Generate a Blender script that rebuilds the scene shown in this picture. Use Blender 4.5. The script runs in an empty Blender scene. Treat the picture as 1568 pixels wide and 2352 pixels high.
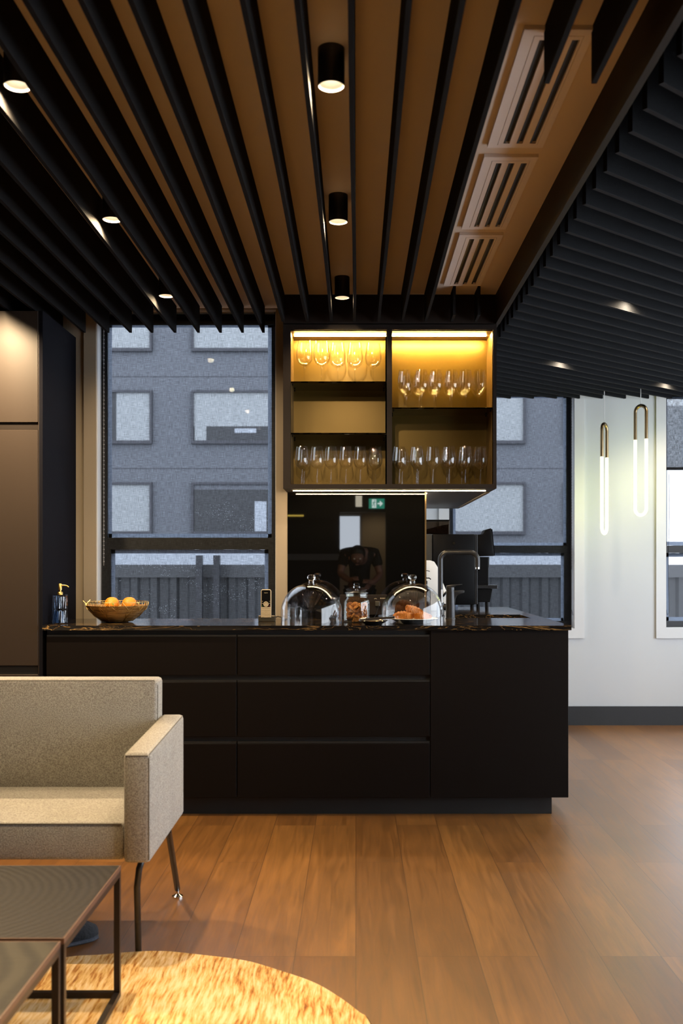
import bpy, bmesh, math, random
from mathutils import Vector, Matrix
random.seed(7)
PI = math.pi
scene = bpy.context.scene
COL = scene.collection
F, VX, VY, H = 2287.0, 817.0, 1293.0, 1.225      # focal length (px), vanishing point, eye height
def PX(px, d): return (px - VX) * d / F
def PZ(py, d): return H - (py - VY) * d / F
ORDS = ('first second third fourth fifth sixth seventh eighth ninth tenth eleventh twelfth thirteenth fourteenth '
        'fifteenth sixteenth seventeenth eighteenth nineteenth twentieth').split()
TENS = ['', '', 'twenty', 'thirty', 'forty']
def nth(i):                                       # 1-based ordinal word
    if i <= 20: return ORDS[i - 1]
    t, u = divmod(i, 10)
    return {30: 'thirtieth', 40: 'fortieth'}.get(i) or TENS[t] + '-' + ORDS[u - 1]

# ------------------------------------------------------------------ materials
MATS = {}
def newmat(name):
    m = bpy.data.materials.new(name); m.use_nodes = True
    nt = m.node_tree; nt.nodes.clear()
    out = nt.nodes.new('ShaderNodeOutputMaterial')
    MATS[name] = m
    return m, nt, out
def nd(nt, typ, **kw):
    n = nt.nodes.new(typ)
    for k, v in kw.items():
        if k in n.inputs: n.inputs[k].default_value = v
        else: setattr(n, k, v)
    return n
def rgba(c): return (c[0], c[1], c[2], 1.0)
def pbr(name, col, rough=0.5, metal=0.0, spec=0.5, noise=0.0, nscale=20.0, bump=0.0, bscale=80.0, stretch=(1, 1, 1), ior=1.5,
        coat=0.0, sheen=0.0):
    m, nt, out = newmat(name)
    b = nd(nt, 'ShaderNodeBsdfPrincipled', Roughness=rough, Metallic=metal, IOR=ior)
    b.inputs['Base Color'].default_value = rgba(col)
    b.inputs['Specular IOR Level'].default_value = spec
    b.inputs['Coat Weight'].default_value = coat
    b.inputs['Sheen Weight'].default_value = sheen
    nt.links.new(b.outputs[0], out.inputs[0])
    tc = nd(nt, 'ShaderNodeTexCoord'); mp = nd(nt, 'ShaderNodeMapping'); mp.inputs['Scale'].default_value = stretch
    nt.links.new(tc.outputs['Object'], mp.inputs[0])
    if noise == 0: noise = 0.06
    n = nd(nt, 'ShaderNodeTexNoise', Scale=nscale, Detail=4.0)
    nt.links.new(mp.outputs[0], n.inputs['Vector'])
    r = nd(nt, 'ShaderNodeMixRGB'); 
    r.inputs[1].default_value = rgba([c * (1 - noise) for c in col]); r.inputs[2].default_value = rgba([min(1, c * (1 + noise)) for c in col])
    nt.links.new(n.outputs[0], r.inputs[0]); nt.links.new(r.outputs[0], b.inputs['Base Color'])
    if bump:
        n2 = nd(nt, 'ShaderNodeTexNoise', Scale=bscale, Detail=3.0); nt.links.new(mp.outputs[0], n2.inputs['Vector'])
        bp = nd(nt, 'ShaderNodeBump', Strength=bump, Distance=0.01); nt.links.new(n2.outputs[0], bp.inputs['Height'])
        nt.links.new(bp.outputs[0], b.inputs['Normal'])
    return m
def emit(name, col, s):
    m, nt, out = newmat(name)
    e = nd(nt, 'ShaderNodeEmission', Strength=s); e.inputs[0].default_value = rgba(col)
    nt.links.new(e.outputs[0], out.inputs[0]); return m
def clear(name, tint=(0.97, 0.97, 0.97), ior=1.5, gain=1.0, base=0.0, rough=0.0, power=4.0):
    """thin clear glass: lets light straight through, mirrors by the Fresnel law"""
    m, nt, out = newmat(name)
    t = nd(nt, 'ShaderNodeBsdfTransparent'); t.inputs[0].default_value = rgba(tint)
    g = nd(nt, 'ShaderNodeBsdfGlossy', Roughness=rough); g.inputs[0].default_value = (1, 1, 1, 1)
    ge = nd(nt, 'ShaderNodeNewGeometry')            # Schlick's law on |cos|, the same from both sides of the thin wall
    dt = nd(nt, 'ShaderNodeVectorMath', operation='DOT_PRODUCT'); nt.links.new(ge.outputs['Incoming'], dt.inputs[0]); nt.links.new(ge.outputs['Normal'], dt.inputs[1])
    ab = nd(nt, 'ShaderNodeMath', operation='ABSOLUTE'); nt.links.new(dt.outputs['Value'], ab.inputs[0])
    iv = nd(nt, 'ShaderNodeMath', operation='SUBTRACT'); iv.inputs[0].default_value = 1.0; nt.links.new(ab.outputs[0], iv.inputs[1])
    pw = nd(nt, 'ShaderNodeMath', operation='POWER'); nt.links.new(iv.outputs[0], pw.inputs[0]); pw.inputs[1].default_value = power
    f0 = ((ior - 1) / (ior + 1)) ** 2
    ma = nd(nt, 'ShaderNodeMath', operation='MULTIPLY_ADD', use_clamp=True)
    ma.inputs[1].default_value = (1 - f0) * gain; ma.inputs[2].default_value = f0 + base
    nt.links.new(pw.outputs[0], ma.inputs[0])
    mx = nd(nt, 'ShaderNodeMixShader'); nt.links.new(ma.outputs[0], mx.inputs[0])
    nt.links.new(t.outputs[0], mx.inputs[1]); nt.links.new(g.outputs[0], mx.inputs[2])
    nt.links.new(mx.outputs[0], out.inputs[0]); return m

M = {}
M['plaster'] = pbr('ceiling_plaster', (0.72, 0.65, 0.55), 0.75, noise=0.03, nscale=3)
M['blackceil'] = pbr('black_ceiling', (0.006, 0.006, 0.007), 0.9)
M['felt'] = pbr('black_felt', (0.0105, 0.0102, 0.0105), 1.0, spec=0.05, noise=0.25, nscale=180, bump=0.15, bscale=300)
M['felt_lit'] = pbr('felt_lit_edge', (0.020, 0.0205, 0.022), 1.0, spec=0.05)  # lighter felt tone: light from the floor painted on the baffles' lower edges
M['felt_grey'] = pbr('charcoal_felt', (0.0105, 0.011, 0.012), 1.0, spec=0.03, noise=0.25, nscale=160, bump=0.2, bscale=300)
M['wall'] = pbr('wall_paint', (0.50, 0.52, 0.535), 0.6, noise=0.02, nscale=4)
M['wallcream'] = pbr('cream_wall_paint', (0.27, 0.22, 0.155), 0.6, noise=0.02, nscale=4)
M['trim'] = pbr('trim_paint', (0.57, 0.58, 0.59), 0.45, noise=0.02)
M['darkwall'] = pbr('dark_wall', (0.02, 0.02, 0.022), 0.6)
M['beige'] = pbr('beige_wall', (0.55, 0.48, 0.38), 0.6)
M['base'] = pbr('black_baseboard', (0.008, 0.0085, 0.0095), 0.5)
M['cab'] = pbr('dark_laminate', (0.0055, 0.0038, 0.0031), 0.5, spec=0.12, noise=0.08, nscale=60)
M['cabblack'] = pbr('black_recess', (0.004, 0.004, 0.004), 0.6)
M['tall'] = pbr('bronze_laminate', (0.029, 0.0208, 0.0158), 0.45, spec=0.22, noise=0.05, nscale=50)
M['tallside'] = pbr('midnight_laminate', (0.0065, 0.0065, 0.0090), 0.85, spec=0.04)
M['upper'] = pbr('espresso_laminate', (0.012, 0.008, 0.006), 0.6, spec=0.15)
M['inner'] = pbr('bronze_lining', (0.115, 0.068, 0.022), 0.45, noise=0.05)
M['frame'] = pbr('black_window_frame', (0.010, 0.010, 0.012), 0.55)
def translucent(name, col):
    m, nt, out = newmat(name)
    tc = nd(nt, 'ShaderNodeTexCoord'); n = nd(nt, 'ShaderNodeTexNoise', Scale=90.0, Detail=2.0); nt.links.new(tc.outputs['Object'], n.inputs['Vector'])
    r = nd(nt, 'ShaderNodeMixRGB'); r.inputs[1].default_value = rgba([c * .85 for c in col]); r.inputs[2].default_value = rgba([c * 1.1 for c in col]); nt.links.new(n.outputs[0], r.inputs[0])
    t = nd(nt, 'ShaderNodeBsdfTranslucent'); nt.links.new(r.outputs[0], t.inputs[0]); nt.links.new(t.outputs[0], out.inputs[0]); return m
M['tape'] = translucent('pale_blue_tape', (0.25, 0.285, 0.35))
M['metalblack'] = pbr('matte_black_metal', (0.012, 0.012, 0.013), 0.32, metal=0.2)
M['tapblack'] = pbr('gunmetal', (0.030, 0.0305, 0.033), 0.32, metal=0.6)
M['chrome'] = pbr('polished_steel', (0.78, 0.77, 0.75), 0.12, metal=1.0)
M['gold'] = pbr('brushed_gold', (0.72, 0.47, 0.14), 0.28, metal=1.0)
M['brass'] = pbr('aged_brass', (0.30, 0.22, 0.12), 0.3, metal=1.0)
M['white'] = pbr('white_enamel', (0.75, 0.73, 0.68), 0.35)
M['black'] = pbr('black_plastic', (0.003, 0.003, 0.0034), 0.45, spec=0.10)
M['blackgloss'] = pbr('black_gloss', (0.006, 0.006, 0.007), 0.12)
M['coffee'] = pbr('coffee_beans', (0.035, 0.016, 0.008), 0.4, noise=0.5, nscale=120, bump=0.6, bscale=150)
M['silver'] = pbr('champagne_plastic', (0.55, 0.45, 0.30), 0.35, metal=0.25)
M['keys'] = pbr('champagne_keys', (0.48, 0.39, 0.25), 0.45, metal=0.1)
M['cradle'] = pbr('dark_olive_plastic', (0.03, 0.027, 0.018), 0.4)
M['vent'] = pbr('vent_enamel', (0.80, 0.76, 0.72), 0.5, noise=0.02)
M['reflector'] = pbr('lamp_reflector', (0.62, 0.56, 0.46), 0.6)
M['mirror'] = pbr('black_glass_panel', (0.002, 0.002, 0.002), 0.015, ior=2.1, spec=0.5)
M['glass'] = clear('wine_glass', (0.985, 0.985, 0.98), 1.5, 0.7, 0.0, power=3.0)
M['dome'] = clear('cloche_glass', (0.985, 0.985, 0.985), 1.5, 0.75, 0.0)
M['jar'] = clear('jar_glass', (0.96, 0.97, 0.95), 1.5, 0.8, 0.01)
M['pane'] = clear('window_pane', (0.93, 0.95, 0.97), 1.12, 0.35, 0.0)
M['smoke'] = clear('smoked_shelf_glass', (0.085, 0.080, 0.035), 1.5, 1.2, 0.02)
M['soap'] = clear('blue_bottle_glass', (0.50, 0.58, 0.68), 1.5, 1.5, 0.03)
M['hopper'] = clear('hopper_plastic', (0.55, 0.50, 0.45), 1.5, 1.3, 0.02)
M['led'] = emit('warm_led', (1.0, 0.61, 0.17), 1000.0)
M['ledu'] = emit('warm_led_under', (1.0, 0.70, 0.36), 170.0)
M['ledu2'] = emit('warm_led_side', (1.0, 0.68, 0.34), 90.0)
M['lens'] = emit('lamp_lens', (1.0, 0.90, 0.74), 9.0)
M['neon'] = emit('pendant_glow', (1.0, 1.0, 0.66), 1.9)
M['exitgreen'] = emit('exit_green', (0.06, 0.55, 0.36), 2.2)
M['exitwhite'] = emit('exit_white', (0.85, 1.0, 0.95), 4.5)
M['yellowled'] = emit('amber_led', (1.0, 0.7, 0.12), 3.0)
M['lampglow'] = emit('white_lamp_glow', (1.0, 0.9, 0.7), 3.0)
M['orange'] = pbr('orange_peel', (0.74, 0.25, 0.010), 0.45, noise=0.12, nscale=25, bump=0.25, bscale=220)
M['sticker'] = pbr('green_sticker', (0.05, 0.35, 0.03), 0.4)
M['croissant'] = pbr('baked_crust', (0.46, 0.165, 0.026), 0.42, noise=0.45, nscale=60, bump=0.4, bscale=120)
M['cookie'] = pbr('cookie_crumb', (0.50, 0.20, 0.045), 0.8, noise=0.45, nscale=90, bump=0.8, bscale=150)
M['cookiedark'] = pbr('dark_cookie', (0.22, 0.075, 0.02), 0.8, noise=0.4, nscale=90, bump=0.8, bscale=150)
M['plate'] = pbr('stoneware', (0.72, 0.68, 0.60), 0.25)
M['plateunder'] = pbr('grey_stoneware', (0.16, 0.16, 0.16), 0.35)
M['plateblack'] = pbr('black_stoneware', (0.012, 0.012, 0.013), 0.3)
M['tablesteel'] = pbr('dark_bronze_steel', (0.030, 0.022, 0.018), 0.4, metal=0.4)
M['shoe'] = pbr('dark_knit', (0.010, 0.011, 0.014), 0.9, noise=0.5, nscale=150, bump=0.5)
M['shoegrey'] = pbr('grey_knit', (0.045, 0.05, 0.065), 0.9, noise=0.6, nscale=200, bump=0.5)
M['skin'] = pbr('skin', (0.20, 0.10, 0.07), 0.5)
M['shirt'] = pbr('black_cotton', (0.004, 0.004, 0.004), 0.9)
M['trousers'] = pbr('dark_denim', (0.006, 0.007, 0.010), 0.9)
M['hair'] = pbr('dark_hair', (0.006, 0.005, 0.004), 0.6)
M['facade'] = pbr('grey_render', (0.115, 0.120, 0.137), 0.8, noise=0.015, nscale=0.6)
M['facadeblind'] = pbr('pale_blinds', (0.285, 0.295, 0.305), 0.7, noise=0.08, nscale=1.5)
M['facadedark'] = pbr('dark_glazing', (0.016, 0.017, 0.021), 0.3)
M['facadeframe'] = pbr('facade_frames', (0.045, 0.045, 0.055), 0.6)
M['facadeband'] = pbr('pale_ledge', (0.34, 0.36, 0.40), 0.7)
M['facadewhite'] = pbr('white_render', (0.75, 0.76, 0.78), 0.7)
M['fence'] = pbr('steel_fence', (0.015, 0.016, 0.0185), 0.6, noise=0.1)
M['fencelight'] = pbr('steel_fence_cap', (0.026, 0.027, 0.030), 0.6, noise=0.1)
M['asphalt'] = pbr('asphalt', (0.05, 0.05, 0.055), 0.9)
M['chain'] = pbr('blind_chain', (0.20, 0.20, 0.21), 0.4)
M['cord'] = pbr('white_cord', (0.7, 0.7, 0.68), 0.6)

def mat_back():
    m, nt, out = newmat('bronze_mirror')
    b = nd(nt, 'ShaderNodeBsdfPrincipled', Roughness=0.33, Metallic=0.55)
    tc = nd(nt, 'ShaderNodeTexCoord'); n = nd(nt, 'ShaderNodeTexNoise', Scale=6.0, Detail=5.0)
    nt.links.new(tc.outputs['Object'], n.inputs['Vector'])
    r = nd(nt, 'ShaderNodeMixRGB'); r.inputs[1].default_value = (0.100, 0.064, 0.011, 1); r.inputs[2].default_value = (0.125, 0.081, 0.015, 1)
    nt.links.new(n.outputs[0], r.inputs[0]); nt.links.new(r.outputs[0], b.inputs['Base Color']); nt.links.new(b.outputs[0], out.inputs[0])
    return m
M['bronze'] = mat_back()

def mat_floor():
    m, nt, out = newmat('oak_floorboards')
    L = nt.links.new
    b = nd(nt, 'ShaderNodeBsdfPrincipled', Roughness=0.42)
    b.inputs['Specular IOR Level'].default_value = 0.5; b.inputs['Coat Weight'].default_value = 0.4; b.inputs['Coat Roughness'].default_value = 0.33
    tc = nd(nt, 'ShaderNodeTexCoord')
    sx = nd(nt, 'ShaderNodeSeparateXYZ'); L(tc.outputs['Object'], sx.inputs[0])
    cx = nd(nt, 'ShaderNodeCombineXYZ'); L(sx.outputs[1], cx.inputs[0]); L(sx.outputs[0], cx.inputs[1])
    br = nd(nt, 'ShaderNodeTexBrick', Scale=1.0)
    br.offset = 0.37; br.offset_frequency = 3; br.squash = 1.0
    br.inputs['Brick Width'].default_value = 1.55; br.inputs['Row Height'].default_value = 0.19
    br.inputs['Mortar Size'].default_value = 0.0012; br.inputs['Mortar Smooth'].default_value = 0.6; br.inputs['Bias'].default_value = 0.0
    br.inputs['Color1'].default_value = (0, 0, 0, 1); br.inputs['Color2'].default_value = (1, 1, 1, 1); br.inputs['Mortar'].default_value = (0.5, 0.5, 0.5, 1)
    L(cx.outputs[0], br.inputs['Vector'])
    ramp = nd(nt, 'ShaderNodeValToRGB')
    e = ramp.color_ramp.elements; e[0].position = 0.0; e[0].color = (0.148, 0.060, 0.0125, 1); e[1].position = 1.0; e[1].color = (0.228, 0.098, 0.021, 1)
    k = ramp.color_ramp.elements.new(0.5); k.color = (0.186, 0.077, 0.016, 1)
    L(br.outputs['Color'], ramp.inputs[0])
    # grain, shifted from board to board
    sh = nd(nt, 'ShaderNodeVectorMath', operation='MULTIPLY_ADD'); L(br.outputs['Color'], sh.inputs[0]); sh.inputs[1].default_value = (7, 9, 3); L(tc.outputs['Object'], sh.inputs[2])
    mp = nd(nt, 'ShaderNodeMapping'); mp.inputs['Scale'].default_value = (26, 1.6, 1); L(sh.outputs[0], mp.inputs[0])
    n1 = nd(nt, 'ShaderNodeTexNoise', Scale=1.6, Detail=7.0, Roughness=0.62, Distortion=1.4); L(mp.outputs[0], n1.inputs['Vector'])
    mp2 = nd(nt, 'ShaderNodeMapping'); mp2.inputs['Scale'].default_value = (4.0, 1.1, 1); L(sh.outputs[0], mp2.inputs[0])
    n2 = nd(nt, 'ShaderNodeTexNoise', Scale=1.3, Detail=3.0, Distortion=0.8); L(mp2.outputs[0], n2.inputs['Vector'])
    r1 = nd(nt, 'ShaderNodeMapRange'); r1.inputs[1].default_value = 0.3; r1.inputs[2].default_value = 0.7; r1.inputs[3].default_value = 0.70; r1.inputs[4].default_value = 1.25; L(n1.outputs[0], r1.inputs[0])
    r2 = nd(nt, 'ShaderNodeMapRange'); r2.inputs[1].default_value = 0.3; r2.inputs[2].default_value = 0.7; r2.inputs[3].default_value = 0.84; r2.inputs[4].default_value = 1.16; L(n2.outputs[0], r2.inputs[0])
    mm = nd(nt, 'ShaderNodeMath', operation='MULTIPLY'); L(r1.outputs[0], mm.inputs[0]); L(r2.outputs[0], mm.inputs[1])
    mc = nd(nt, 'ShaderNodeVectorMath', operation='SCALE'); L(ramp.outputs[0], mc.inputs[0]); L(mm.outputs[0], mc.inputs['Scale'])
    dark = nd(nt, 'ShaderNodeMixRGB'); L(br.outputs['Fac'], dark.inputs[0]); L(mc.outputs[0], dark.inputs[1]); dark.inputs[2].default_value = (0.035, 0.016, 0.007, 1)
    L(dark.outputs[0], b.inputs['Base Color'])
    rr = nd(nt, 'ShaderNodeMapRange'); rr.inputs[3].default_value = 0.34; rr.inputs[4].default_value = 0.5; L(n1.outputs[0], rr.inputs[0]); L(rr.outputs[0], b.inputs['Roughness'])
    bp = nd(nt, 'ShaderNodeBump', Strength=0.12, Distance=0.003); L(n1.outputs[0], bp.inputs['Height']); L(bp.outputs[0], b.inputs['Normal'])
    L(b.outputs[0], out.inputs[0]); return m
M['floor'] = mat_floor()

def mat_marble():
    m, nt, out = newmat('black_gold_marble')
    L = nt.links.new
    b = nd(nt, 'ShaderNodeBsdfPrincipled', Roughness=0.10)
    tc = nd(nt, 'ShaderNodeTexCoord'); mp = nd(nt, 'ShaderNodeMapping')
    mp.inputs['Rotation'].default_value = (0, 0, 0.5); mp.inputs['Scale'].default_value = (0.9, 2.8, 5.0); L(tc.outputs['Object'], mp.inputs[0])
    def vein(scale, width, seed):
        n = nd(nt, 'ShaderNodeTexNoise', Scale=scale, Detail=5.0, Roughness=0.55, Distortion=1.8, noise_dimensions='4D'); n.inputs['W'].default_value = seed
        L(mp.outputs[0], n.inputs['Vector'])
        s = nd(nt, 'ShaderNodeMath', operation='SUBTRACT'); L(n.outputs[0], s.inputs[0]); s.inputs[1].default_value = 0.5
        a = nd(nt, 'ShaderNodeMath', operation='ABSOLUTE'); L(s.outputs[0], a.inputs[0])
        r = nd(nt, 'ShaderNodeMapRange'); r.inputs[1].default_value = 0.0; r.inputs[2].default_value = width; r.inputs[3].default_value = 1; r.inputs[4].default_value = 0; L(a.outputs[0], r.inputs[0])
        return r
    v1, v2 = vein(1.6, 0.012, 1.3), vein(3.4, 0.009, 6.1)
    msk = nd(nt, 'ShaderNodeTexNoise', Scale=1.2, Detail=2.0); L(tc.outputs['Object'], msk.inputs['Vector'])
    mr = nd(nt, 'ShaderNodeMapRange'); mr.inputs[1].default_value = 0.42; mr.inputs[2].default_value = 0.62; L(msk.outputs[0], mr.inputs[0])
    v1m = nd(nt, 'ShaderNodeMath', operation='MULTIPLY'); L(v1.outputs[0], v1m.inputs[0]); L(mr.outputs[0], v1m.inputs[1])
    mxv = nd(nt, 'ShaderNodeMath', operation='MAXIMUM'); L(v1m.outputs[0], mxv.inputs[0])
    v2s = nd(nt, 'ShaderNodeMath', operation='MULTIPLY'); L(v2.outputs[0], v2s.inputs[0]); v2s.inputs[1].default_value = 0.35; L(v2s.outputs[0], mxv.inputs[1])
    c = nd(nt, 'ShaderNodeMixRGB'); L(mxv.outputs[0], c.inputs[0]); c.inputs[1].default_value = (0.009, 0.008, 0.008, 1); c.inputs[2].default_value = (0.46, 0.27, 0.09, 1)
    L(c.outputs[0], b.inputs['Base Color']); L(b.outputs[0], out.inputs[0]); return m
M['marble'] = mat_marble()

def mat_fabric(name, c1, c2, scale=260):
    m, nt, out = newmat(name); L = nt.links.new
    b = nd(nt, 'ShaderNodeBsdfPrincipled', Roughness=0.95); b.inputs['Specular IOR Level'].default_value = 0.1; b.inputs['Sheen Weight'].default_value = 0.15
    tc = nd(nt, 'ShaderNodeTexCoord'); n = nd(nt, 'ShaderNodeTexNoise', Scale=scale, Detail=3.0, Roughness=0.7); L(tc.outputs['Object'], n.inputs['Vector'])
    n2 = nd(nt, 'ShaderNodeTexNoise', Scale=12.0, Detail=2.0); L(tc.outputs['Object'], n2.inputs['Vector'])
    r = nd(nt, 'ShaderNodeValToRGB'); r.color_ramp.elements[0].position = 0.36; r.color_ramp.elements[0].color = rgba(c1); r.color_ramp.elements[1].position = 0.62; r.color_ramp.elements[1].color = rgba(c2)
    L(n.outputs[0], r.inputs[0])
    mr = nd(nt, 'ShaderNodeMapRange'); mr.inputs[3].default_value = 0.9; mr.inputs[4].default_value = 1.1; L(n2.outputs[0], mr.inputs[0])
    sc = nd(nt, 'ShaderNodeVectorMath', operation='SCALE'); L(r.outputs[0], sc.inputs[0]); L(mr.outputs[0], sc.inputs['Scale']); L(sc.outputs[0], b.inputs['Base Color'])
    bp = nd(nt, 'ShaderNodeBump', Strength=0.5, Distance=0.003); L(n.outputs[0], bp.inputs['Height']); L(bp.outputs[0], b.inputs['Normal'])
    L(b.outputs[0], out.inputs[0]); return m
M['sofa'] = mat_fabric('oatmeal_wool_felt', (0.20, 0.185, 0.160), (0.44, 0.42, 0.375))
M['seam'] = pbr('sofa_seam', (0.16, 0.145, 0.12), 0.9)

def mat_rug():
    m, nt, out = newmat('printed_hide_rug'); L = nt.links.new
    b = nd(nt, 'ShaderNodeBsdfPrincipled', Roughness=0.95); b.inputs['Specular IOR Level'].default_value = 0.1
    tc = nd(nt, 'ShaderNodeTexCoord')
    wn = nd(nt, 'ShaderNodeTexNoise', Scale=5.0, Detail=2.0); L(tc.outputs['Object'], wn.inputs['Vector'])
    ad = nd(nt, 'ShaderNodeVectorMath', operation='MULTIPLY_ADD'); L(wn.outputs['Color'], ad.inputs[0]); ad.inputs[1].default_value = (0.035, 0.035, 0); L(tc.outputs['Object'], ad.inputs[2])
    mp = nd(nt, 'ShaderNodeMapping'); mp.inputs['Rotation'].default_value = (0, 0, -0.45); mp.inputs['Scale'].default_value = (62, 6, 1); L(ad.outputs[0], mp.inputs[0])
    n = nd(nt, 'ShaderNodeTexNoise', Scale=1.5, Detail=5.0, Roughness=0.65); L(mp.outputs[0], n.inputs['Vector'])
    n2 = nd(nt, 'ShaderNodeTexNoise', Scale=3.5, Detail=3.0); L(tc.outputs['Object'], n2.inputs['Vector'])
    ss = nd(nt, 'ShaderNodeMath', operation='MULTIPLY_ADD'); L(n2.outputs[0], ss.inputs[0]); ss.inputs[1].default_value = 0.45; L(n.outputs[0], ss.inputs[2])
    r = nd(nt, 'ShaderNodeValToRGB'); e = r.color_ramp.elements
    e[0].position = 0.50; e[0].color = (0.16, 0.055, 0.018, 1); e[1].position = 0.84; e[1].color = (0.82, 0.60, 0.34, 1)
    k = e.new(0.60); k.color = (0.46, 0.20, 0.05, 1); k = e.new(0.69); k.color = (0.68, 0.41, 0.14, 1)
    L(ss.outputs[0], r.inputs[0]); L(r.outputs[0], b.inputs['Base Color'])
    bp = nd(nt, 'ShaderNodeBump', Strength=0.5, Distance=0.004); L(n.outputs[0], bp.inputs['Height']); L(bp.outputs[0], b.inputs['Normal'])
    L(b.outputs[0], out.inputs[0]); return m
M['rug'] = mat_rug()

def mat_tabletop(name, c1, c2, centre, scale):
    m, nt, out = newmat(name); L = nt.links.new
    b = nd(nt, 'ShaderNodeBsdfPrincipled', Roughness=0.55); b.inputs['Specular IOR Level'].default_value = 0.22
    tc = nd(nt, 'ShaderNodeTexCoord'); mp = nd(nt, 'ShaderNodeMapping'); mp.inputs['Location'].default_value = centre; mp.inputs['Scale'].default_value = (1, 1.3, 1); L(tc.outputs['Object'], mp.inputs[0])
    w = nd(nt, 'ShaderNodeTexWave', wave_type='RINGS', rings_direction='Z', Scale=scale, Distortion=2.0, Detail=2.0); w.inputs['Detail Scale'].default_value = 1.6; L(mp.outputs[0], w.inputs['Vector'])
    n = nd(nt, 'ShaderNodeTexNoise', Scale=60.0, Detail=4.0); mp3 = nd(nt, 'ShaderNodeMapping'); mp3.inputs['Scale'].default_value = (0.2, 3, 1); L(tc.outputs['Object'], mp3.inputs[0]); L(mp3.outputs[0], n.inputs['Vector'])
    a = nd(nt, 'ShaderNodeMath', operation='MULTIPLY_ADD'); L(n.outputs[0], a.inputs[0]); a.inputs[1].default_value = 0.5; L(w.outputs[0], a.inputs[2])
    r = nd(nt, 'ShaderNodeValToRGB'); r.color_ramp.elements[0].position = 0.15; r.color_ramp.elements[0].color = rgba(c1); r.color_ramp.elements[1].position = 1.1 if False else 1.0; r.color_ramp.elements[1].color = rgba(c2)
    L(a.outputs[0], r.inputs[0]); L(r.outputs[0], b.inputs['Base Color'])
    bp = nd(nt, 'ShaderNodeBump', Strength=0.25, Distance=0.002); L(a.outputs[0], bp.inputs['Height']); L(bp.outputs[0], b.inputs['Normal'])
    L(b.outputs[0], out.inputs[0]); return m
M['top1'] = mat_tabletop('smoked_oak_top', (0.009, 0.0068, 0.0052), (0.019, 0.015, 0.012), (.25, -.02, 0), 13.0)
M['top2'] = mat_tabletop('grey_oak_top', (0.017, 0.014, 0.009), (0.040, 0.034, 0.022), (.42, -.10, 0), 5.5)
M['topedge'] = pbr('oak_edge_band', (0.11, 0.055, 0.032), 0.45)

def mat_blind(name, opac):
    m, nt, out = newmat(name); L = nt.links.new
    tc = nd(nt, 'ShaderNodeTexCoord')
    def weave(sx, sz):
        mp = nd(nt, 'ShaderNodeMapping'); mp.inputs['Scale'].default_value = (sx, 1, sz); L(tc.outputs['Object'], mp.inputs[0])
        n = nd(nt, 'ShaderNodeTexNoise', Scale=1.0, Detail=3.0, Roughness=0.6); L(mp.outputs[0], n.inputs['Vector']); return n
    a, c = weave(420, 25), weave(25, 420)
    s = nd(nt, 'ShaderNodeMath', operation='ADD'); L(a.outputs[0], s.inputs[0]); L(c.outputs[0], s.inputs[1])
    r = nd(nt, 'ShaderNodeMapRange'); r.inputs[1].default_value = 0.7; r.inputs[2].default_value = 1.3; r.inputs[3].default_value = max(0, opac - 0.16); r.inputs[4].default_value = opac + 0.16; L(s.outputs[0], r.inputs[0])
    t = nd(nt, 'ShaderNodeBsdfTransparent'); t.inputs[0].default_value = (0.97, 0.985, 1.0, 1)
    d = nd(nt, 'ShaderNodeBsdfDiffuse'); d.inputs[0].default_value = (0.006, 0.0063, 0.0072, 1)
    mx = nd(nt, 'ShaderNodeMixShader'); L(r.outputs[0], mx.inputs[0]); L(t.outputs[0], mx.inputs[1]); L(d.outputs[0], mx.inputs[2])
    L(mx.outputs[0], out.inputs[0]); return m
M['blind'] = mat_blind('screen_fabric', 0.20)
M['blinddark'] = mat_blind('dark_screen_fabric', 0.62)

def mat_droplets():
    m, nt, out = newmat('rain_drops'); L = nt.links.new
    tc = nd(nt, 'ShaderNodeTexCoord'); mp = nd(nt, 'ShaderNodeMapping'); mp.inputs['Scale'].default_value = (130, 1, 95); L(tc.outputs['Object'], mp.inputs[0])
    v = nd(nt, 'ShaderNodeTexVoronoi', Scale=1.0); v.inputs['Randomness'].default_value = 1.0; L(mp.outputs[0], v.inputs['Vector'])
    lt = nd(nt, 'ShaderNodeMath', operation='LESS_THAN'); L(v.outputs['Distance'], lt.inputs[0]); lt.inputs[1].default_value = 0.20
    n = nd(nt, 'ShaderNodeTexNoise', Scale=7.0, Detail=2.0); L(tc.outputs['Object'], n.inputs['Vector'])
    g = nd(nt, 'ShaderNodeMath', operation='GREATER_THAN'); L(n.outputs[0], g.inputs[0]); g.inputs[1].default_value = 0.50
    mu = nd(nt, 'ShaderNodeMath', operation='MULTIPLY'); L(lt.outputs[0], mu.inputs[0]); L(g.outputs[0], mu.inputs[1])
    m2 = nd(nt, 'ShaderNodeMath', operation='MULTIPLY'); L(mu.outputs[0], m2.inputs[0]); m2.inputs[1].default_value = 0.55
    t = nd(nt, 'ShaderNodeBsdfTransparent'); d = nd(nt, 'ShaderNodeBsdfTranslucent'); d.inputs[0].default_value = (0.5, 0.53, 0.56, 1)
    mx = nd(nt, 'ShaderNodeMixShader'); L(m2.outputs[0], mx.inputs[0]); L(t.outputs[0], mx.inputs[1]); L(d.outputs[0], mx.inputs[2]); L(mx.outputs[0], out.inputs[0]); return m
M['drops'] = mat_droplets()

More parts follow.
